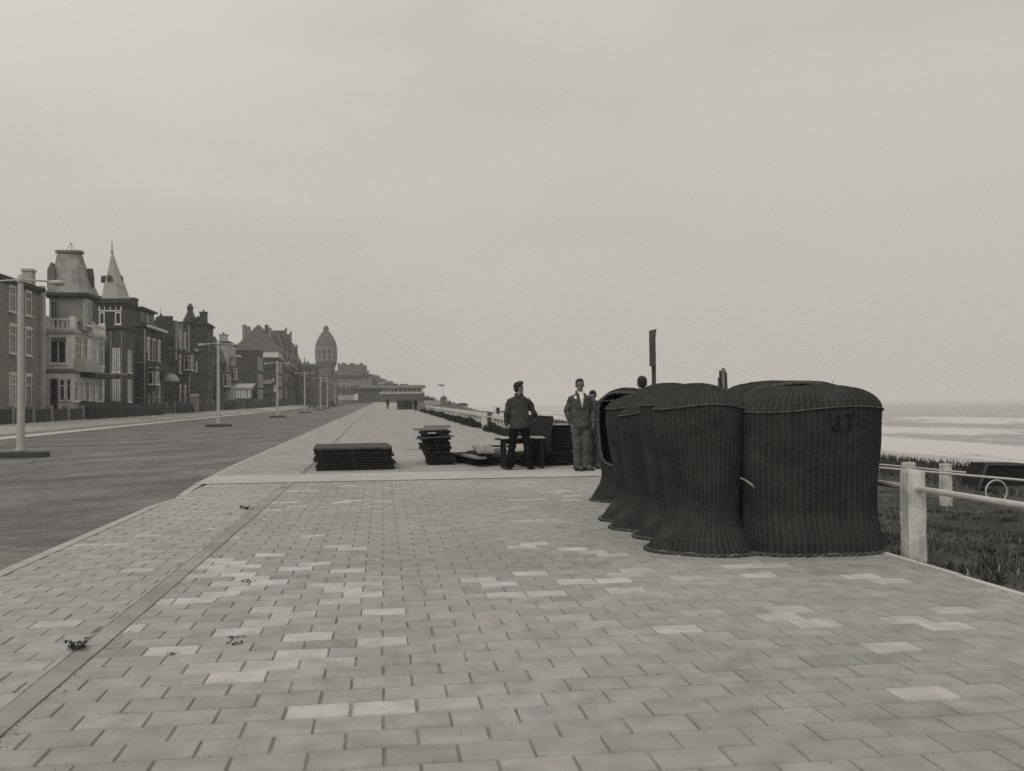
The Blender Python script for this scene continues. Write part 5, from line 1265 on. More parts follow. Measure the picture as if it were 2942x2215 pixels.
MB().box(xr_ - .6, X3 - .2, max(yd0, Y3 + .8) - .3, yd1 + .4, zd1, zd1 + .2).build('dormer_roof', 'trim_dark', r)
yy = max(yd0, Y3 + .8); n3 = 3
for i in range(n3): window(r, (X3 - .6, yy + .4 + (yd1 - yy) * i / n3, ze + .5), (0, 1, 0), NX, (yd1 - yy) / n3 - 1.0, zd1 - ze - .9, (1, 0), 'plaster_pale', 'curtain' if i == 1 else 'glass')
facade(r, X3, Y3, y3e, ((ze - 3.9, 2.6), (1.7, 3.0)), dens=2.6, ww=1.3, curt=.35); 
ornament(r, X3, Y3, y3e, (ze - 4.4, ze - 8.6), xat(380, Y3), 'plaster_grey', 1)
for i in range(3): MB().box(X3 + .01, X3 + .10, Y3 + .1 + i * (y3e - Y3 - .5) / 2, Y3 + .5 + i * (y3e - Y3 - .5) / 2, gz + .5, ze - .3).build('pilaster', 'plaster_pale' if i == 0 else 'trim_dark', r)
MB().box(X3, X3 + 1.1, Y3 + 1, y3e - 1, ze - 5.2, ze - 4.9).box(X3 + .98, X3 + 1.08, Y3 + 1, y3e - 1, ze - 4.899, ze - 4.1).build('balcony', 'trim_dark', r)
chimney(r, xr_ + .3, yat(375, xr_), zrid - 1, zat(375, 851, xr_ + .3), .9, 2.0, 'brick_mid', 0)
# 4: tall dark brick house with small finials
X4 = -28.4; Y4 = yat(506, X4); y4e = yat(541, X4); ze = zat(506, 921, X4)
r = house('brick_house', BACK, X4, Y4, y4e, 'tall dark brick house with little roof finials and a pale corner strip', 'house')
wall(r, BACK, X4, Y4, y4e, ze, 'brick_dark'); MB().box(X4 - .05, X4 + .12, Y4 - .12, Y4 + .35, ze - 5.5, ze - .1).build('corner_strip', 'plaster_grey', r)
b = MB(); xl, xr2 = xat(443, Y4), xat(472, Y4); b.prism([(xl, ze - .1), (xr2, ze - .1), (xr2 - .3, zatY(450, 915, Y4) + .5), ((xl + xr2) / 2, zatY(463, 905, Y4)), (xl + .1, zatY(450, 915, Y4) + .2)], 'y', Y4 + .5, Y4 + 5); b.build('roof', 'roof_dark', r)
MB().lathe([(.2, 0), (.1, .3), (.16, .5), (.04, .7), (.02, 1.4)], 8, (xat(463, Y4 + 1), Y4 + 1, zatY(463, 912, Y4))).build('finial', 'roof_dark', r)
for px in (478, 486, 493): MB().lathe([(.25, -.3), (.22, .25), (.28, .3), (.2, .55)], 8, (xat(px, Y4 + .5), Y4 + .5, ze + .1)).build('chimney_pot', 'brick_dark', r)
facade(r, X4, Y4, y4e, ((ze - 3.6, 2.2), (ze - 7.2, 2.4), (1.8, 2.6)), dens=2.6, ww=1.1, curt=.2)
ornament(r, X4, Y4, y4e, (ze - 4.2, ze - 8.2), xat(470, Y4), 'trim_dark', 2)
for a_, p0_, p1_ in ((478, 985, 965), (490, 985, 965), (482, 1040, 1015), (494, 1040, 1015)): window(r, (xat(a_, Y4), Y4, zatY(a_, p0_, Y4)), (1, 0, 0), NY, 5 * Y4 / 2800, (p0_ - p1_) * Y4 / 2800, (0, 1), 'trim_dark', 'glass', fw=.08)
gb = MB(); gb.prism([(Y4 + .6, ze - 4), (Y4 + 4.6, ze - 4), (Y4 + 4.6, ze - .2), (Y4 + .6, ze - .2)], 'x', X4, X4 + .05); gb.build('rendered_panel', 'plaster_grey', r)
# 5: dark house with bottle-shaped gable finial and chimney stack
X5 = -28.2; Y5 = yat(592, X5); y5e = Y5 + 7; ze = zatY(580, 924, Y5)
r = house('brick_house', BACK, X5, Y5, y5e, 'dark brick house with bottle-shaped finial and stepped chimney stack', 'house')
wall(r, BACK, X5, Y5, y5e, ze, 'brick_dark')
c_ = xat(546, Y5); k = (Y5) / 2800.0
b = MB(); b.lathe([(1.15, 0), (1.1, .5), (.75, 1.0), (.5, 1.6), (.42, 2.0), (.55, 2.2), (.5, 2.5), (.25, 2.9), (.1, 3.1)], 10, (c_, Y5 + .4, zatY(546, 915, Y5) - .6)); b.build('finial', 'brick_dark', r)
MB().box(c_ - .30, c_ + .05, Y5 - .16, Y5, gz + 3, zatY(546, 930, Y5)).build('drain_pipe', 'plaster_grey', r)
chimney(r, xat(586, Y5 + 1), Y5 + 1, ze - .5, zatY(586, 892, Y5), 1.05, 1.2, 'brick_dark', 1); chimney(r, xat(573, Y5 + 1.2), Y5 + 1.2, ze - .5, zatY(573, 905, Y5), .6, .8, 'brick_dark', 0)
corn(r, X5 - 1.2, X5, Y5, y5e, zatY(592, 933, Y5), .25, .3); 
facade(r, X5, Y5, y5e, ((ze - 4.5, 2.4), (ze - 8.5, 2.4), (ze - 12.5, 2.6)), frame='plaster_grey', dens=2.6, curt=.2)
for a, py0, py1, w_, pn in ((561, 1072, 1036, 8, 'curtain'), (551, 1072, 1040, 4, 'glass'), (558, 1010, 1000, 14, 'curtain')):
    window(r, (xat(a, Y5), Y5, zatY(a, py0, Y5)), (1, 0, 0), NY, w_ * k, zatY(a, py1, Y5) - zatY(a, py0, Y5), (0, 0), 'trim_dark', pn, fw=.06)
for px, py0, py1 in ((515, 1120, 1100), ): pass
# glazed oval awning in front (pale barrel canopy)
b = MB(); oc = onx(490, 1085, X4 + 1.2); rg = []
for i in range(9):
    t = -math.pi / 2 + math.pi * i / 8; rg.append([(oc.x + 1.2 * math.cos(t) ** .6 * math.cos(q) * .8 if math.cos(t) > 1e-6 else oc.x, oc.y + 2.3 * math.sin(t), oc.z - .45 + 1.0 * max(0, math.cos(t)) ** .6 * max(0, math.sin(q))) for q in [math.pi * j / 8 for j in range(9)]])
b.rings(rg, cap=True); tag(b.build('canopy', 'plaster_pale', None, (oc.x, oc.y, oc.z)), 'pale barrel-shaped canopy over the entrance of the dark brick houses', 'canopy')
# 6: lower dark house with steep gable
X6 = -29.0; Y6 = yat(622, X6); y6e = yat(634, X6); ze = zatY(600, 963, Y6)
r = house('brick_house', BACK, X6, Y6, y6e, 'lower dark house with one steep roof slope behind the first lamp post', 'house')
wall(r, BACK, X6 - .8, Y6, y6e, ze, 'brick_dark'); b = MB(); b.prism([(X6 - .8, ze - 5), (X6 + 1.2, ze - 5), (X6 - .8, ze)], 'y', Y6, y6e); b.build('roof', 'roof_dark', r)
wall(r, X6 - .8, X6 + 1.0, Y6 + .05, y6e, ze - 5, 'brick_dark', 'front_wall')
MB().bar((X6 - .8, Y6 - .1, ze), (X6 + 1.2, Y6 - .1, ze - 5), .12, .18).build('verge', 'plaster_grey', r)
facade(r, X6 + 1.0, Y6, y6e, ((ze - 9, 2.4), (1.8, 2.6)), dens=3, curt=.3)
ornament(r, X6 + 1.0, Y6, y6e, (ze - 6.5, ze - 10.5), xat(598, Y6), 'plaster_grey', 3)
for a_, p0_, p1_ in ((600, 1000, 985), (600, 1050, 1025), (610, 1050, 1025), (600, 1110, 1080), (611, 1110, 1080)): window(r, (xat(a_, Y6), Y6, zatY(a_, p0_, Y6)), (1, 0, 0), NY, 5 * Y6 / 2800, (p0_ - p1_) * Y6 / 2800, (0, 1), 'plaster_grey', 'glass', fw=.08)
# 7: narrow light house with tall chimney
X7 = -28.2; Y7 = yat(656, X7); y7e = yat(677, X7); ze = zatY(650, 985, Y7)
r = house('narrow_house', BACK, X7, Y7, y7e, 'narrow pale house with a wide capped chimney, right of the first lamp post', 'house')
wall(r, xat(628, Y7), X7, Y7, y7e, ze, 'plaster_pale'); corn(r, xat(630, Y7), X7, Y7, y7e, ze, .3, .3, 'trim_dark')
chimney(r, xat(643, Y7 + 1), Y7 + 1, ze - .5, zatY(644, 957, Y7), 1.35, 1.4, 'plaster_pale', 2)
ornament(r, X7, Y7, y7e, (ze - 4.2, ze - 8.4), xat(630, Y7), 'plaster_pale', 4)
k = Y7 / 2800.0 * 1.02
for a in (635, 641): window(r, (xat(a, Y7), Y7, zatY(a, 1055, Y7)), (1, 0, 0), NY, 4.5 * k, 52 * k, (0, 2), 'plaster_white', 'glass', fw=.08)
window(r, (xat(638, Y7), Y7, zatY(638, 1110, Y7)), (1, 0, 0), NY, 12 * k, 30 * k, (0, 0), 'trim_dark', 'glass', fw=.1)
facade(r, X7, Y7, y7e, ((zatY(650, 1050, Y7), 3.4), (zatY(650, 1110, Y7), 2.8)), dens=4, ww=1.8, frame='plaster_white', curt=.2)
MB().box(X7 - .5, X7 + 1.4, Y7 + 2, y7e - 2, zatY(660, 1022, Y7), zatY(660, 1017, Y7)).build('balcony', 'plaster_white', r)
# 8: broad dark flat-roofed hotel and glazed veranda
X8 = -27.9; Y8 = yat(739, X8); y8e = Y8 + 11; ze = zatY(700, 1006, Y8)
r = house('hotel', BACK, X8, Y8, y8e, 'broad dark flat-roofed building in front of the big gable', 'hotel')
wall(r, xat(668, Y8), X8, Y8, y8e, ze, 'brick_dark'); corn(r, xat(668, Y8), X8, Y8, y8e, ze, .3, .25, 'roof_grey')
facade(r, X8, Y8, y8e, ((zatY(740, 1060, Y8), 2.6), (zatY(740, 1110, Y8), 2.6)), dens=3, curt=.3)
facade(r, X8, Y8, y8e, ((zatY(740, 1150, Y8), 2.2),), dens=3)
r = house('veranda', X8, X8 + 1, Y8 - 5, Y8, 'low glazed veranda with pale roof at the foot of the dark hotel', 'veranda')
xv0, xv1 = xat(676, Y8 - 6), xat(721, Y8 - 6); zv = zatY(700, 1112, Y8 - 6)
wall(r, xv0, xv1, Y8 - 6, Y8 - .1, side(-29, Y8) + 2.0, 'brick_dark'); 
b = MB(); b.prism([(Y8 - 6.4, zv), (Y8 - .1, zv + .9), (Y8 - .1, zv + .6), (Y8 - 6.4, zv - .3)], 'x', xv0 - .2, xv1 + .3); b.build('roof', 'plaster_pale', r)
nn = 7
for i in range(nn): window(r, (xv0 + (xv1 - xv0) * i / nn, Y8 - 6, side(-29, Y8) + 2.02), (1, 0, 0), NY, (xv1 - xv0) / nn - .02, zv - side(-29, Y8) - 2.4, (0, 0), 'plaster_white', 'glass' if i % 3 else 'curtain', fw=.12, sill=False)
MB().box(xv0, xv1, Y8 - 5.9, Y8 - .2, zv - .34, zv - .1).build('wall_plate', 'plaster_white', r)
wall(r, xv0 + .1, xv1 - .1, Y8 - 5.8, Y8 - .3, zv - .35, 'glass', 'interior')
# 9: big gabled building with chimneys and pointed street gables
xg1 = -27.9; Y9 = yat(803, xg1); xg0 = xat(672, Y9); zE = zatY(740, 1007, Y9); zA = zatY(743, 932, Y9); xm = xat(743, Y9); y9e = yat(862, xg1)
r = house('gabled_hotel', xg0, xg1, Y9, y9e, 'huge grey gabled building with four chimneys beyond the dark hotel', 'hotel')
wall(r, xg0, xg1, Y9, y9e, zE - .1, 'brick_mid')
b = MB(); b.rings([[(xg0 - .6, y, zE), (xm, y, zA), (xg1 + .6, y, zE - .3), (xg1, y, zE - .8), (xg0, y, zE - .8)] for y in (Y9 - .3, Y9 + 7)]); b.build('gable_wall', 'roof_grey', r)
zR2 = zatY(800, 956, Y9 + 12)
b = MB(); b.rings([[(xg0 + 2, y, zE - .5), (xm - 2, y, zR2), (xm + 4.0, y, zR2), (xg1 + .3, y, zE - .5)] for y in (Y9 + 6.9, y9e - .2)]); b.build('roof', 'roof_grey', r)
for px, py, w_, m_ in ((704, 933, 1.1, 'plaster_grey'), (716, 938, .9, 'plaster_grey'), (767, 933, .9, 'brick_mid'), (776, 941, .8, 'plaster_grey')):
    chimney(r, xat(px, Y9 + 4), Y9 + 4, zE, zatY(px, py, Y9 + 4), w_ * 1.0, 1.1, m_, 1)
xf = xg1
YL = y9e - Y9
for i, (yy, hh) in enumerate(((yat(822, xg1), zat(822, 950, xg1) - zE + .5), (yat(836, xg1), zat(836, 960, xg1) - zE + .5), (yat(853, xg1), zat(853, 998, xg1) - zE + .5))):
    b = MB(); b.prism([(yy - 4.2, zE - 2), (yy + 4.2, zE - 2), (yy + 4.2, zE - .5), (yy, zE - .5 + hh), (yy - 4.2, zE - .5)], 'x', xf - 5, xf + .25); b.build('street_gable', 'brick_mid', r)
    MB().lathe([(.3, 0), (.35, .4), (.1, .8), (.05, 1.2)], 8, (xf + .1, yy, zE - .6 + hh)).build('finial', 'brick_mid', r)
    window(r, (xf + .25, yy - .8, zE - 1.2), (0, 1, 0), NX, 1.6, 2.2, (1, 1), 'trim_light', 'curtain')
facade(r, xf, Y9, y9e, ((zE - 4.4, 2.6), (zE - 8.6, 2.8), (zE - 12.6, 2.8)), dens=4.2, ww=1.6, curt=.35)
for zz in (zE - 5.2, zE - 9.4):
    MB().box(xf + .01, xf + 1.3, Y9 + 5, y9e - 5, zz, zz + .15).box(xf + 1.2, xf + 1.28, Y9 + 5, y9e - 5, zz + .151, zz + 1.0).build('balcony', 'trim_dark', r)
YW = Y9 - 14; xa2, xb2 = xat(744, YW), xat(797, YW); zc_ = zatY(770, 1027, YW)
MB().box(xa2, xb2, YW, Y9 - .4, zc_ - 18, zc_).build('front_wing', 'brick_dark', r)
b = MB(); b.prism([(YW - .4, zc_), (YW + 1.6, zc_ + 1.4), (Y9 - .5, zc_ + 1.4), (Y9 - .5, zc_)], 'x', xa2, xb2 + .2); b.build('mansard', 'plaster_pale', r)
k = YW / 2800.
for a, py0, py1, w_ in ((746, 1018, 1012, 5), (782, 1098, 1088, 6), (744, 1084, 1032, 3), (757, 1060, 1050, 5), (770, 1060, 1050, 5), (784, 1062, 1050, 5), (786, 1125, 1108, 8)):
    window(r, (xat(a, YW), YW, zatY(a, py0, YW)), (1, 0, 0), NY, w_ * k, (py0 - py1) * k, (0, 0), 'trim_dark' if a > 750 and py0 < 1080 else 'plaster_pale', 'glass' if a > 750 and py0 < 1080 else 'curtain', fw=.1)
facade(r, xb2, YW, Y9 - .4, ((zc_ - 3.6, 2.2), (zc_ - 7.2, 2.4), (zc_ - 10.8, 2.4)), dens=3.2, ww=1.4, curt=.4)
MB().box(xat(747, YW - .8), xat(781, YW - .8), YW - .8, YW - .01, zatY(760, 1103, YW), zatY(760, 1092, YW)).build('sign_band', 'plaster_grey', r)
MB().box(xat(743, YW - 1.5), xat(770, YW - 1.5), YW - 1.6, YW - .02, zatY(760, 1128, YW), zatY(760, 1126, YW)).build('porch_roof', 'plaster_grey', r)
rr = random.Random(44)
for i in range(9):
    yy = Y9 + 4 + i * (y9e - Y9 - 8) / 8 + rr.uniform(-1, 1); zz = zE - rr.choice((4.6, 8.8, 12.6)) + 1.2
    b = MB(); b.prism([(xf + .02, zz + 1.0), (xf + 1.3, zz + .1), (xf + 1.3, zz - .05), (xf + .02, zz + .8)], 'y', yy - 1.2, yy + 1.2); b.build('awning', 'plaster_pale' if i % 3 else 'trim_dark', r)
for i in range(4):
    yy = Y9 + 8 + i * 15; MB().box(xf + .01, xf + .9, yy - 1.4, yy + 1.4, zE - 13.5, zE - 3 - (i % 2) * 3.5).build('bay', 'brick_mid' if i % 2 else 'plaster_grey', r)
# garden walls and hedges along the row
segs = [(66, YB - 2, 'wall', 1.1), (YB - 1.6, YE, 'hedge', 1.5), (YE + .6, Y3, 'hedge', 1.35), (Y3 + .5, y3e, 'wall', 1.2), (y3e + .4, y4e, 'hedge', 1.4), (y4e + .5, y5e, 'wall', 1.5), (y5e + .5, y6e, 'hedge', 1.5), (y6e + .5, y7e + 2, 'wall', 1.5), (y7e + 3, Y8 + 9, 'hedge', 1.7), (Y8 + 11, Y9, 'hedge', 1.8), (Y9 + 1, Y9 + 60, 'hedge', 2.0)]
hl = ['garden wall before the grey house at the left edge', 'dark hedge before the white villa', 'dark hedge before the spire house', 'garden wall before the house with the long dormer', 'dark hedge before the tall brick house', 'garden wall before the house with the bottle finial',
      'dark hedge before the lower dark house', 'garden wall before the narrow pale house', 'dark hedge before the glazed veranda', 'dark hedge between the dark hotel and the gabled building', 'long dark hedge before the huge gabled building']
for (a, c, kind, h), lab in zip(segs, hl):
    if c <= a + 1: continue
    b = MB(); n = max(2, int((c - a) / .8)); rr = random.Random(int(a))
    xx = -26.6 if a < 108 and XB > -28 else -26.8
    if kind == 'hedge':
        rg = []
        for i in range(n + 1):
            y = a + (c - a) * i / n; g0 = side(-27, y); hh = h * rr.uniform(.82, 1.15); w = rr.uniform(.4, .62)
            rg.append([(xx - w, y, g0 - .3), (xx - w, y, g0 + hh * .8), (xx - w * .5, y, g0 + hh), (xx + w * .5, y, g0 + hh * rr.uniform(.9, 1)), (xx + w, y, g0 + hh * .75), (xx + w * rr.uniform(.9, 1.15), y, g0 - .3)])
        b.rings(rg); tag(b.build('hedge', 'hedge', None, (xx, a, side(-27, a))), lab, 'hedge')
    else:
        r0 = empty('garden_wall', (xx, a, side(-27, a)), lab, 'wall'); g0 = min(side(-27, a), side(-27, c))
        b.box(xx - .15, xx + .15, a, c, g0 - .3, g0 + h); b.build('wall', 'brick_dark', r0)
        m_ = max(2, int((c - a) / 4)); p_ = MB()
        for i in range(m_ + 1):
            y = a + (c - a) * i / m_; MB().box(xx - .24, xx + .24, y - .24, y + .24, g0 - .3, g0 + h + .3).build('pier', 'plaster_grey', r0)
bz = onx(562, 1160, -26.2); tag(MB().box(bz.x - .6, bz.x + .3, bz.y - .9, bz.y + .9, side(-27, bz.y) - .1, side(-27, bz.y) + 2.2).prism([(bz.y - 1.0, side(-27, bz.y) + 2.2), (bz.y + 1.0, side(-27, bz.y) + 2.2), (bz.y, side(-27, bz.y) + 2.6)], 'x', bz.x - .7, bz.x + .4).build('kiosk', 'plaster_grey', None, (bz.x, bz.y, side(-27, bz.y))), 'small grey kiosk on the pavement before the dark brick houses', 'kiosk')
# ------------------------------------------------------------------ far end of the promenade
def fbox(r, name, m, px0, px1, pyt, pyb, D, depth=14):
    a, c = ond(px0, pyb, D), ond(px1, pyb, D); zt_ = ond((px0 + px1) / 2, pyt, D).z; zb_ = ond((px0 + px1) / 2, pyb, D).z
    f = V((math.sin(YAW), math.cos(YAW), 0)) * depth
    return MB().rings([[(p.x, p.y, zz) for p in (a, c, c + f, a + f)] for zz in (zb_ - .5, zt_)]).build(name, m, r)
def fempty(name, px, py, D, lab, cat, group=None): p = ond(px, py, D); return empty(name, (p.x, p.y, p.z), lab, cat, group)
def fwins(r, n, px0, px1, pyt, pyb, D, frame='plaster_pale', pane='glass', duty=.6):
    s = (px1 - px0) / n; u = V((math.cos(YAW), -math.sin(YAW), 0)); nn = V((-math.sin(YAW), -math.cos(YAW), 0)); k = D / F
    for i in range(n):
        a = ond(px0 + s * (i + .5 - duty / 2), pyb, D); window(r, a, u, nn, s * duty * k, (pyb - pyt) * k, (0, 0), frame, pane, fw=.18, sill=False)
# domed water tower
D = 480; c = ond(938, 1150, D); k = D / F; zg = c.z - 3
r = empty('domed_tower', (c.x, c.y, zg), 'round brick water tower with a pointed dome and lantern', 'tower')
def tz(py): return ond(938, py, D).z
MB().lathe([(24 * k, 0), (23 * k, tz(1090) - zg), (24 * k, tz(1060) - zg), (27 * k, tz(1052) - zg), (30 * k, tz(1044) - zg), (30 * k, tz(1036) - zg)], 32, (c.x, c.y, zg)).build('shaft', 'brick_mid', r, smooth=False)
MB().lathe([(26.5 * k, 0), (26.5 * k, tz(998) - tz(1036))], 32, (c.x, c.y, tz(1036))).build('gallery_core', 'plaster_grey', r)
b = MB(); b.lathe([(30.5 * k, -.4), (30.5 * k, .5)], 32, (c.x, c.y, tz(1036))).lathe([(29 * k, 0), (29 * k, .5)], 32, (c.x, c.y, tz(1021))).lathe([(30 * k, -.5), (30.5 * k, .8), (31 * k, 1.2)], 32, (c.x, c.y, tz(1002)))
for i in range(12):
    a = 2 * math.pi * i / 12 + .13; b.bar((c.x + 28.6 * k * math.cos(a), c.y + 28.6 * k * math.sin(a), tz(1036)), (c.x + 28.6 * k * math.cos(a), c.y + 28.6 * k * math.sin(a), tz(1000)), 5.5 * k)
b.build('gallery', 'plaster_grey', r)
pr = []
for i in range(15):
    t = i / 14; pr.append((30.5 * k * (1 - t ** 1.75) ** .86 * (1 if t < 1 else 0) + 8.0 * k * t ** 3, (tz(951) - tz(997)) * t))
MB().lathe(pr, 32, (c.x, c.y, tz(997))).build('dome', 'copper_dome', r, smooth=True)
MB().lathe([(7.5 * k, 0), (7.5 * k, 1.1), (9.2 * k, 1.15), (8.8 * k, 1.5), (6 * k, 2.2), (1, 2.6), (.1, 2.8)], 20, (c.x, c.y, tz(952))).build('lantern', 'copper_dome', r)
for i in range(12):
    a = 2 * math.pi * (i + .5) / 12 + .13; u_ = V((-math.sin(a), math.cos(a), 0)); n_ = V((math.cos(a), math.sin(a), 0)); w_ = 4.6 * k
    p = V((c.x, c.y, 0)) + n_ * 26.5 * k - u_ * w_; p.z = tz(1017); MB().obox(p + u_ * w_ + V((0, 0, 4.0 * k)), u_, n_, (0, 0, 1), w_, .15, 4.2 * k).build('window', 'glass', r)
    p.z = tz(1033); MB().obox(p + u_ * w_ + V((0, 0, 3.2 * k)), u_, n_, (0, 0, 1), w_ * .8, .12, 3.4 * k).build('window', 'glass', r)
# other far buildings
r = fempty('far_building', 905, 1150, 330, 'pale square building below left of the domed tower', 'building'); fbox(r, 'wall', 'plaster_grey', 886, 926, 1048, 1160, 330); fbox(r, 'low_wing', 'roof_grey', 925, 950, 1078, 1160, 331); fwins(r, 3, 898, 926, 1058, 1066, 330); fwins(r, 4, 888, 934, 1085, 1097, 330)
fbox(r, 'roof', 'roof_grey', 882, 926, 1045, 1048, 329.6, 15)
r = fempty('far_building', 872, 1150, 300, 'small building with three thin spires right of the gabled building', 'building'); fbox(r, 'wall', 'brick_mid', 856, 891, 1050, 1160, 300)
for px, py in ((863, 1028), (875, 1024), (885, 1040)):
    p = ond(px, 1050, 302); MB().lathe([(.9, 0), (.55, .6), (.2, 1.4), (.04, (1050 - py) * 302 / F)], 6, (p.x, p.y, p.z)).build('spire', 'roof_grey', r)
fwins(r, 3, 860, 888, 1072, 1084, 300); fwins(r, 3, 860, 888, 1100, 1112, 300)
r = fempty('far_building', 1010, 1150, 420, 'large dark building with battlements right of the domed tower', 'building')
fbox(r, 'wall', 'roof_grey', 971, 1041, 1047, 1150, 420); fbox(r, 'low_wing', 'roof_grey', 960, 1051, 1064, 1150, 421, 10)
for px, w_ in ((972, 3), (983, 4), (990, 4), (1006, 3), (1013, 3), (1037, 5)): fbox(r, 'battlement', 'roof_grey', px - w_ / 2, px + w_ / 2, 1042.5, 1048, 419.8, 3)
fwins(r, 2, 974, 990, 1055, 1060, 420, 'roof_grey'); fwins(r, 2, 1016, 1038, 1052, 1056, 420, 'roof_grey', 'plaster_grey')
r = fempty('far_hotel', 1010, 1150, 395, 'long pale hotel front below the dark building with battlements', 'hotel')
fbox(r, 'wall', 'plaster_grey', 935, 1066, 1083, 1110, 395); fbox(r, 'roof', 'roof_dark', 930, 1060, 1078, 1083.5, 394.6, 16); fbox(r, 'arcade', 'brick_mid', 930, 1078, 1108, 1150, 393, 15)
fwins(r, 8, 940, 1060, 1090, 1102, 395, 'plaster_pale', duty=.4); fwins(r, 9, 938, 1074, 1114, 1132, 393, 'brick_mid', duty=.7)
r = fempty('far_house', 1080, 1150, 405, 'dark house with a roof sloping down to the right beside the long pale hotel', 'house')
p0, p1 = ond(1050, 1150, 405), ond(1106, 1150, 405); f = V((math.sin(YAW), math.cos(YAW), 0)) * 12
poly = [(1050, 1150), (1106, 1150), (1103, 1092), (1096, 1087), (1083, 1084), (1079, 1077), (1062, 1074), (1050, 1077)]
MB().rings([[tuple(ond(a, b_, 405) + f * t) for a, b_ in poly] for t in (0, 1)]).build('wall', 'roof_grey', r)
fwins(r, 2, 1060, 1078, 1084, 1091, 405, 'plaster_pale', 'curtain')
r = fempty('far_house', 1120, 1150, 400, 'low stepped house joining the beach pavilion', 'house')
fbox(r, 'wall', 'plaster_grey', 1090, 1135, 1104, 1150, 400); fbox(r, 'upper_wall', 'plaster_grey', 1104, 1123, 1095, 1104, 402, 8); fbox(r, 'white_parapet', 'plaster_pale', 1087, 1104, 1097, 1101, 398, 3)
fbox(r, 'roof', 'roof_dark', 1100, 1135, 1101.5, 1104.5, 399.5, 10); fbox(r, 'chimney', 'roof_dark', 1149, 1168, 1103, 1108, 388, 5)
r = fempty('beach_pavilion', 1140, 1150, 375, 'long glazed pavilion with white posts on a dark base at the end of the promenade', 'pavilion')
fbox(r, 'base', 'roof_dark', 1028, 1212, 1127.5, 1155, 375, 12); fbox(r, 'roof', 'plaster_grey', 1031, 1213.5, 1106.5, 1111, 374, 14); fbox(r, 'glass_wall', 'glass', 1032, 1210, 1110.5, 1128, 376.5, 10)
fbox(r, 'sill', 'plaster_pale', 1090, 1213, 1125.5, 1128.2, 374.5, 3)
for px in list(range(1036, 1104, 9)) + [1104, 1110, 1117, 1123, 1131, 1144, 1158, 1171, 1184, 1198, 1210]: fbox(r, 'post', 'plaster_white' if px > 1095 else 'plaster_grey', px - 1.1, px + 1.1, 1110, 1127, 375.4, .5)
r = fempty('low_wall', 980, 1148, 372, 'long low white wall in front of the far hotel arcade', 'wall'); fbox(r, 'wall', 'plaster_pale', 925, 1028, 1136, 1146, 372, .6); fbox(r, 'pier', 'plaster_white', 1018, 1028, 1132, 1146, 371.5, 1.4)
r = fempty('white_wall', 1245, 1160, 335, 'pale retaining wall in the dunes below the pavilion', 'wall'); fbox(r, 'wall', 'plaster_pale', 1218, 1270, 1150, 1168, 335, 4)
r = fempty('dune_kiosk', 1274, 1158, 300, 'little square kiosk with pyramid roof standing on the dune', 'kiosk')
fbox(r, 'wall', 'roof_grey', 1265, 1283, 1143, 1168, 300, 2.0); a, c = ond(1263.5, 1143.5, 299.7), ond(1284.5, 1143.5, 299.7); f = V((math.sin(YAW), math.cos(YAW), 0)) * 2.6; ap = (a + c + f) / 2
MB().add([tuple(a), tuple(c), tuple(c + f), tuple(a + f), (ap.x, ap.y, ond(1274, 1135, 300).z)], [(0, 1, 4), (1, 2, 4), (2, 3, 4), (3, 0, 4), (3, 2, 1, 0)]).build('roof', 'roof_dark', r)
r = fempty('beach_hut', 1328, 1175, 300, 'low beach hut with pale front and dark rounded roof beyond the dune', 'hut')
fbox(r, 'wall', 'plaster_white', 1314, 1342, 1163, 1178, 300, 4); fbox(r, 'stilts', 'wood_dark', 1315, 1341, 1178, 1230, 300.3, 3)
MB().rings([[tuple(ond(a_, b_, 299.6) + V((math.sin(YAW), math.cos(YAW), 0)) * t) for a_, b_ in ((1312, 1164.5), (1314, 1160), (1322, 1157.5), (1334, 1157.5), (1341, 1160), (1344, 1164.5))] for t in (0, 5)]).build('roof', 'roof_dark', r)
tag(MB().rings([[tuple(ond(a_, b_, 296) + V((0, t, 0))) for a_, b_ in ((1290, 1175), (1294.5, 1175), (1294, 1149), (1290.5, 1149))] for t in (0, .6)]).build('post', 'wood_dark', None, ond(1292, 1175, 296)), 'stout dark post on the dune between kiosk and beach hut', 'post')
# flag mast above the kiosk
p = ond(1275, 1158, 290); r = empty('flag_mast', (p.x, p.y, p.z), 'thin mast with a dark pennant flying level above the dune kiosk', 'flag mast')
zt_ = ond(1275, 1106, 290).z; MB().tube([p - V((0, 0, 2)), (p.x, p.y, zt_)], [.05, .03], 6).build('mast', 'plaster_grey', r)
a, c = ond(1257, 1107, 290), ond(1278, 1107, 290); rg = []
for i in range(9):
    t = i / 8; q = a.lerp(c, t); h = .10 + .14 * math.sin(math.pi * t); q.z += .05 * math.sin(t * 6); rg.append([(q.x, q.y - .03, q.z - h), (q.x, q.y + .03, q.z - h), (q.x, q.y + .03, q.z + h), (q.x, q.y - .03, q.z + h)])
MB().rings(rg).build('pennant', 'metal_dark', r)
# far chairs
far_src = small
for k, (px, D) in enumerate(((1148, 150), (1155, 148), (1163, 150), (1171, 149), (1178, 151), (1160, 153))):
    p = ond(px, 1170, D); c_ = copy_thing(small, (p.x, p.y, prom(p.y)), R(40 * k), 'distant dark wicker beach chair in the cluster far along the promenade', 'distant cluster of wicker beach chairs')
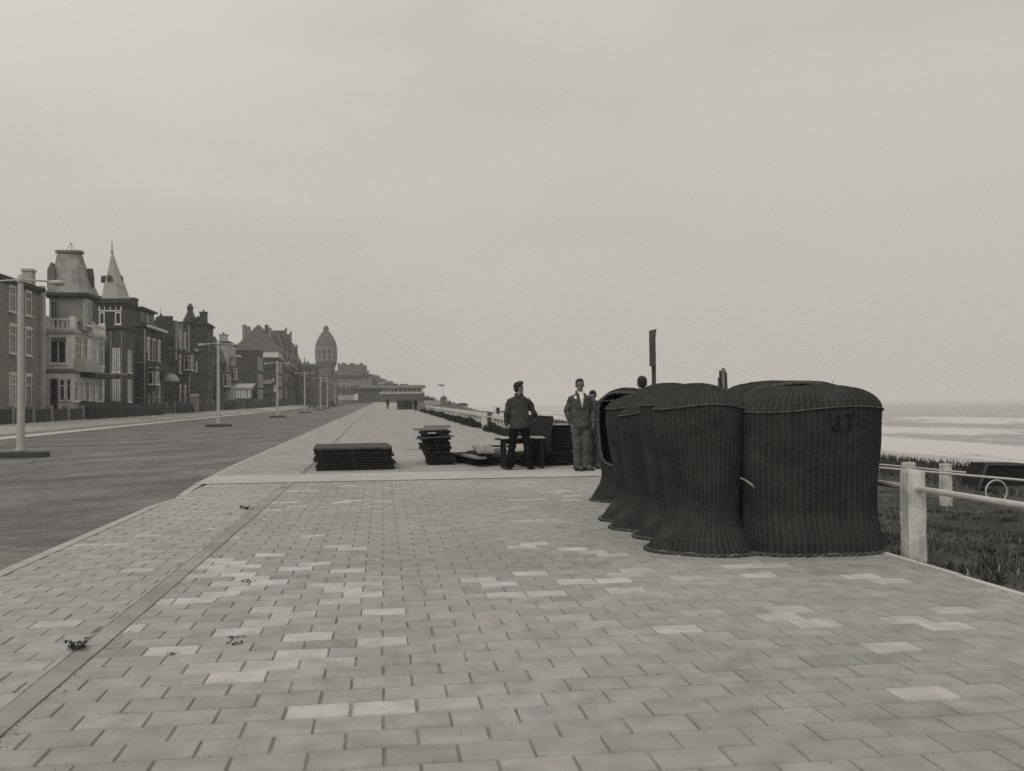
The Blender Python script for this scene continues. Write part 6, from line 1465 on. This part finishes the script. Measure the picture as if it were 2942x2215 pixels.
# cars
def car(px, pyb, D, rz, lab, s=1.0):
    p = ond(px, pyb, D); z = road(p.x, p.y) + .02; root = empty('parked_car', (p.x, p.y, z), lab, 'car'); T_ = Matrix.Rotation(rz, 3, 'Z')
    def pl(mb): mb.v = [tuple(V((p.x, p.y, z)) + T_ @ (V(q) * s)) for q in mb.v]; return mb
    b = MB(); b.rings([[(x * w, y, zz) for x, zz in ((-.62, .35), (.62, .35), (.66, .7), (.60, 1.0), (-.60, 1.0), (-.66, .7))] for y, w in ((-1.7, .9), (-1.2, 1), (1.0, 1), (1.9, .7))]); pl(b).build('body', 'car_paint', root)
    b = MB(); b.rings([[(x * w, y, zz) for x, zz in ((-.60, .98), (.60, .98), (.54, 1.55), (.4, 1.68), (-.4, 1.68), (-.54, 1.55))] for y, w in ((-1.5, .92), (-1.0, 1), (.4, 1), (.65, .95))]); pl(b).build('cabin', 'car_paint', root)
    b = MB(); b.box(-.36, .36, -1.58, -1.50, 1.12, 1.48); pl(b).build('rear_window', 'glass', root)
    for sx in (-1, 1):
        for y in (-1.15, 1.2):
            b = MB(); b.rings([[(sx * .72 + dx, y + .34 * math.cos(t), .34 + .34 * math.sin(t)) for t in [2 * math.pi * i / 18 for i in range(18)]] for dx in (-.08, .08)]); pl(b).build('wheel', 'shoe', root)
        b = MB(); b.rings([[(sx * .74 + dx, y, zz) for y, zz in ((-1.65, .35), (-1.6, .68), (-1.15, .82), (-.7, .6), (-.65, .35))] for dx in (-.13, .13)]); pl(b).build('mudguard', 'car_paint', root)
        b = MB(); b.ell((sx * .45, 1.9, .8), .12, .1, .12, 10, 6); pl(b).build('headlight', 'pipe', root, smooth=True)
car(952, 1160, 268, R(8), 'black old motor car parked on the road below the domed tower')
car(897, 1157, 262, R(10), 'small dark motor car parked by the pavement left of the lamps')
car(1044, 1158, 385, R(70), 'tiny dark motor car near the far end of the road')
# bushes on the far dune
for i, (px, py, w, h) in enumerate(((1226, 1150, 3, 2.6), (1233, 1150, 4, 2.2), (1241, 1151, 3.5, 1.8), (1249, 1153, 4, 1.2), (1259, 1156, 3, 1.0))):
    p = ond(px, py, 338); bush(p.x, p.y, w, w, h, 'dark dune bush above the pale retaining wall', 'dune bushes above the pale retaining wall', 300 + i, z=p.z - .4, n=260, ls=.22)
# far dune shoulder: carries the pavilion, walls, kiosk and hut
xs = list(np.linspace(-75, 34, 34)); ysf = list(np.linspace(200, 470, 28)) + [560, 800, 1500]
def shoulder(x, y):
    # crest line falls from the pavilion towards the hut, as seen from the promenade
    t = float(np.interp(y, [200, 300, 340, 372, 400, 470, 1500], [-2.2, -.5, -.25, .0, .3, .8, 1.5]))
    base = prom(y) + t - .3 if x > 5.6 else prom(y) - .5 + (t if x < kx(y) else 0) * 0
    if y > 345: base = max(base, prom(y) + t * .6) if True else base
    if x > 5: base = min(base, prom(y) + t * .5 + interp([(5, 0), (14, -.1), (22, -1.6), (34, -3.2)], x))
    if x < -20 and y < 520: base = side(-27, y) - .3 if x < -24 else road(-20, y) - .3
    return base + .25 * mnoise.noise(Vector((x * .15, y * .05, 2)))
sheet('far_dune', xs, ysf, shoulder, 'dune_soil')
# ------------------------------------------------------------------ sea air
m = bpy.data.materials.new('haze_air'); m.use_nodes = True; nt = m.node_tree; nt.nodes.clear()
ho = N(nt, 'ShaderNodeOutputMaterial'); pv = N(nt, 'ShaderNodeVolumePrincipled'); pv.inputs['Color'].default_value = (.98, .97, .955, 1)
pv.inputs['Density'].default_value = HAZE; pv.inputs['Anisotropy'].default_value = .2
nt.links.new(pv.outputs[0], ho.inputs['Volume']); MATS['haze_air'] = m
o = MB().box(-2600, 41000, -21000, 31000, -12, 62).build('haze', 'haze_air'); o['kind'] = 'stuff'
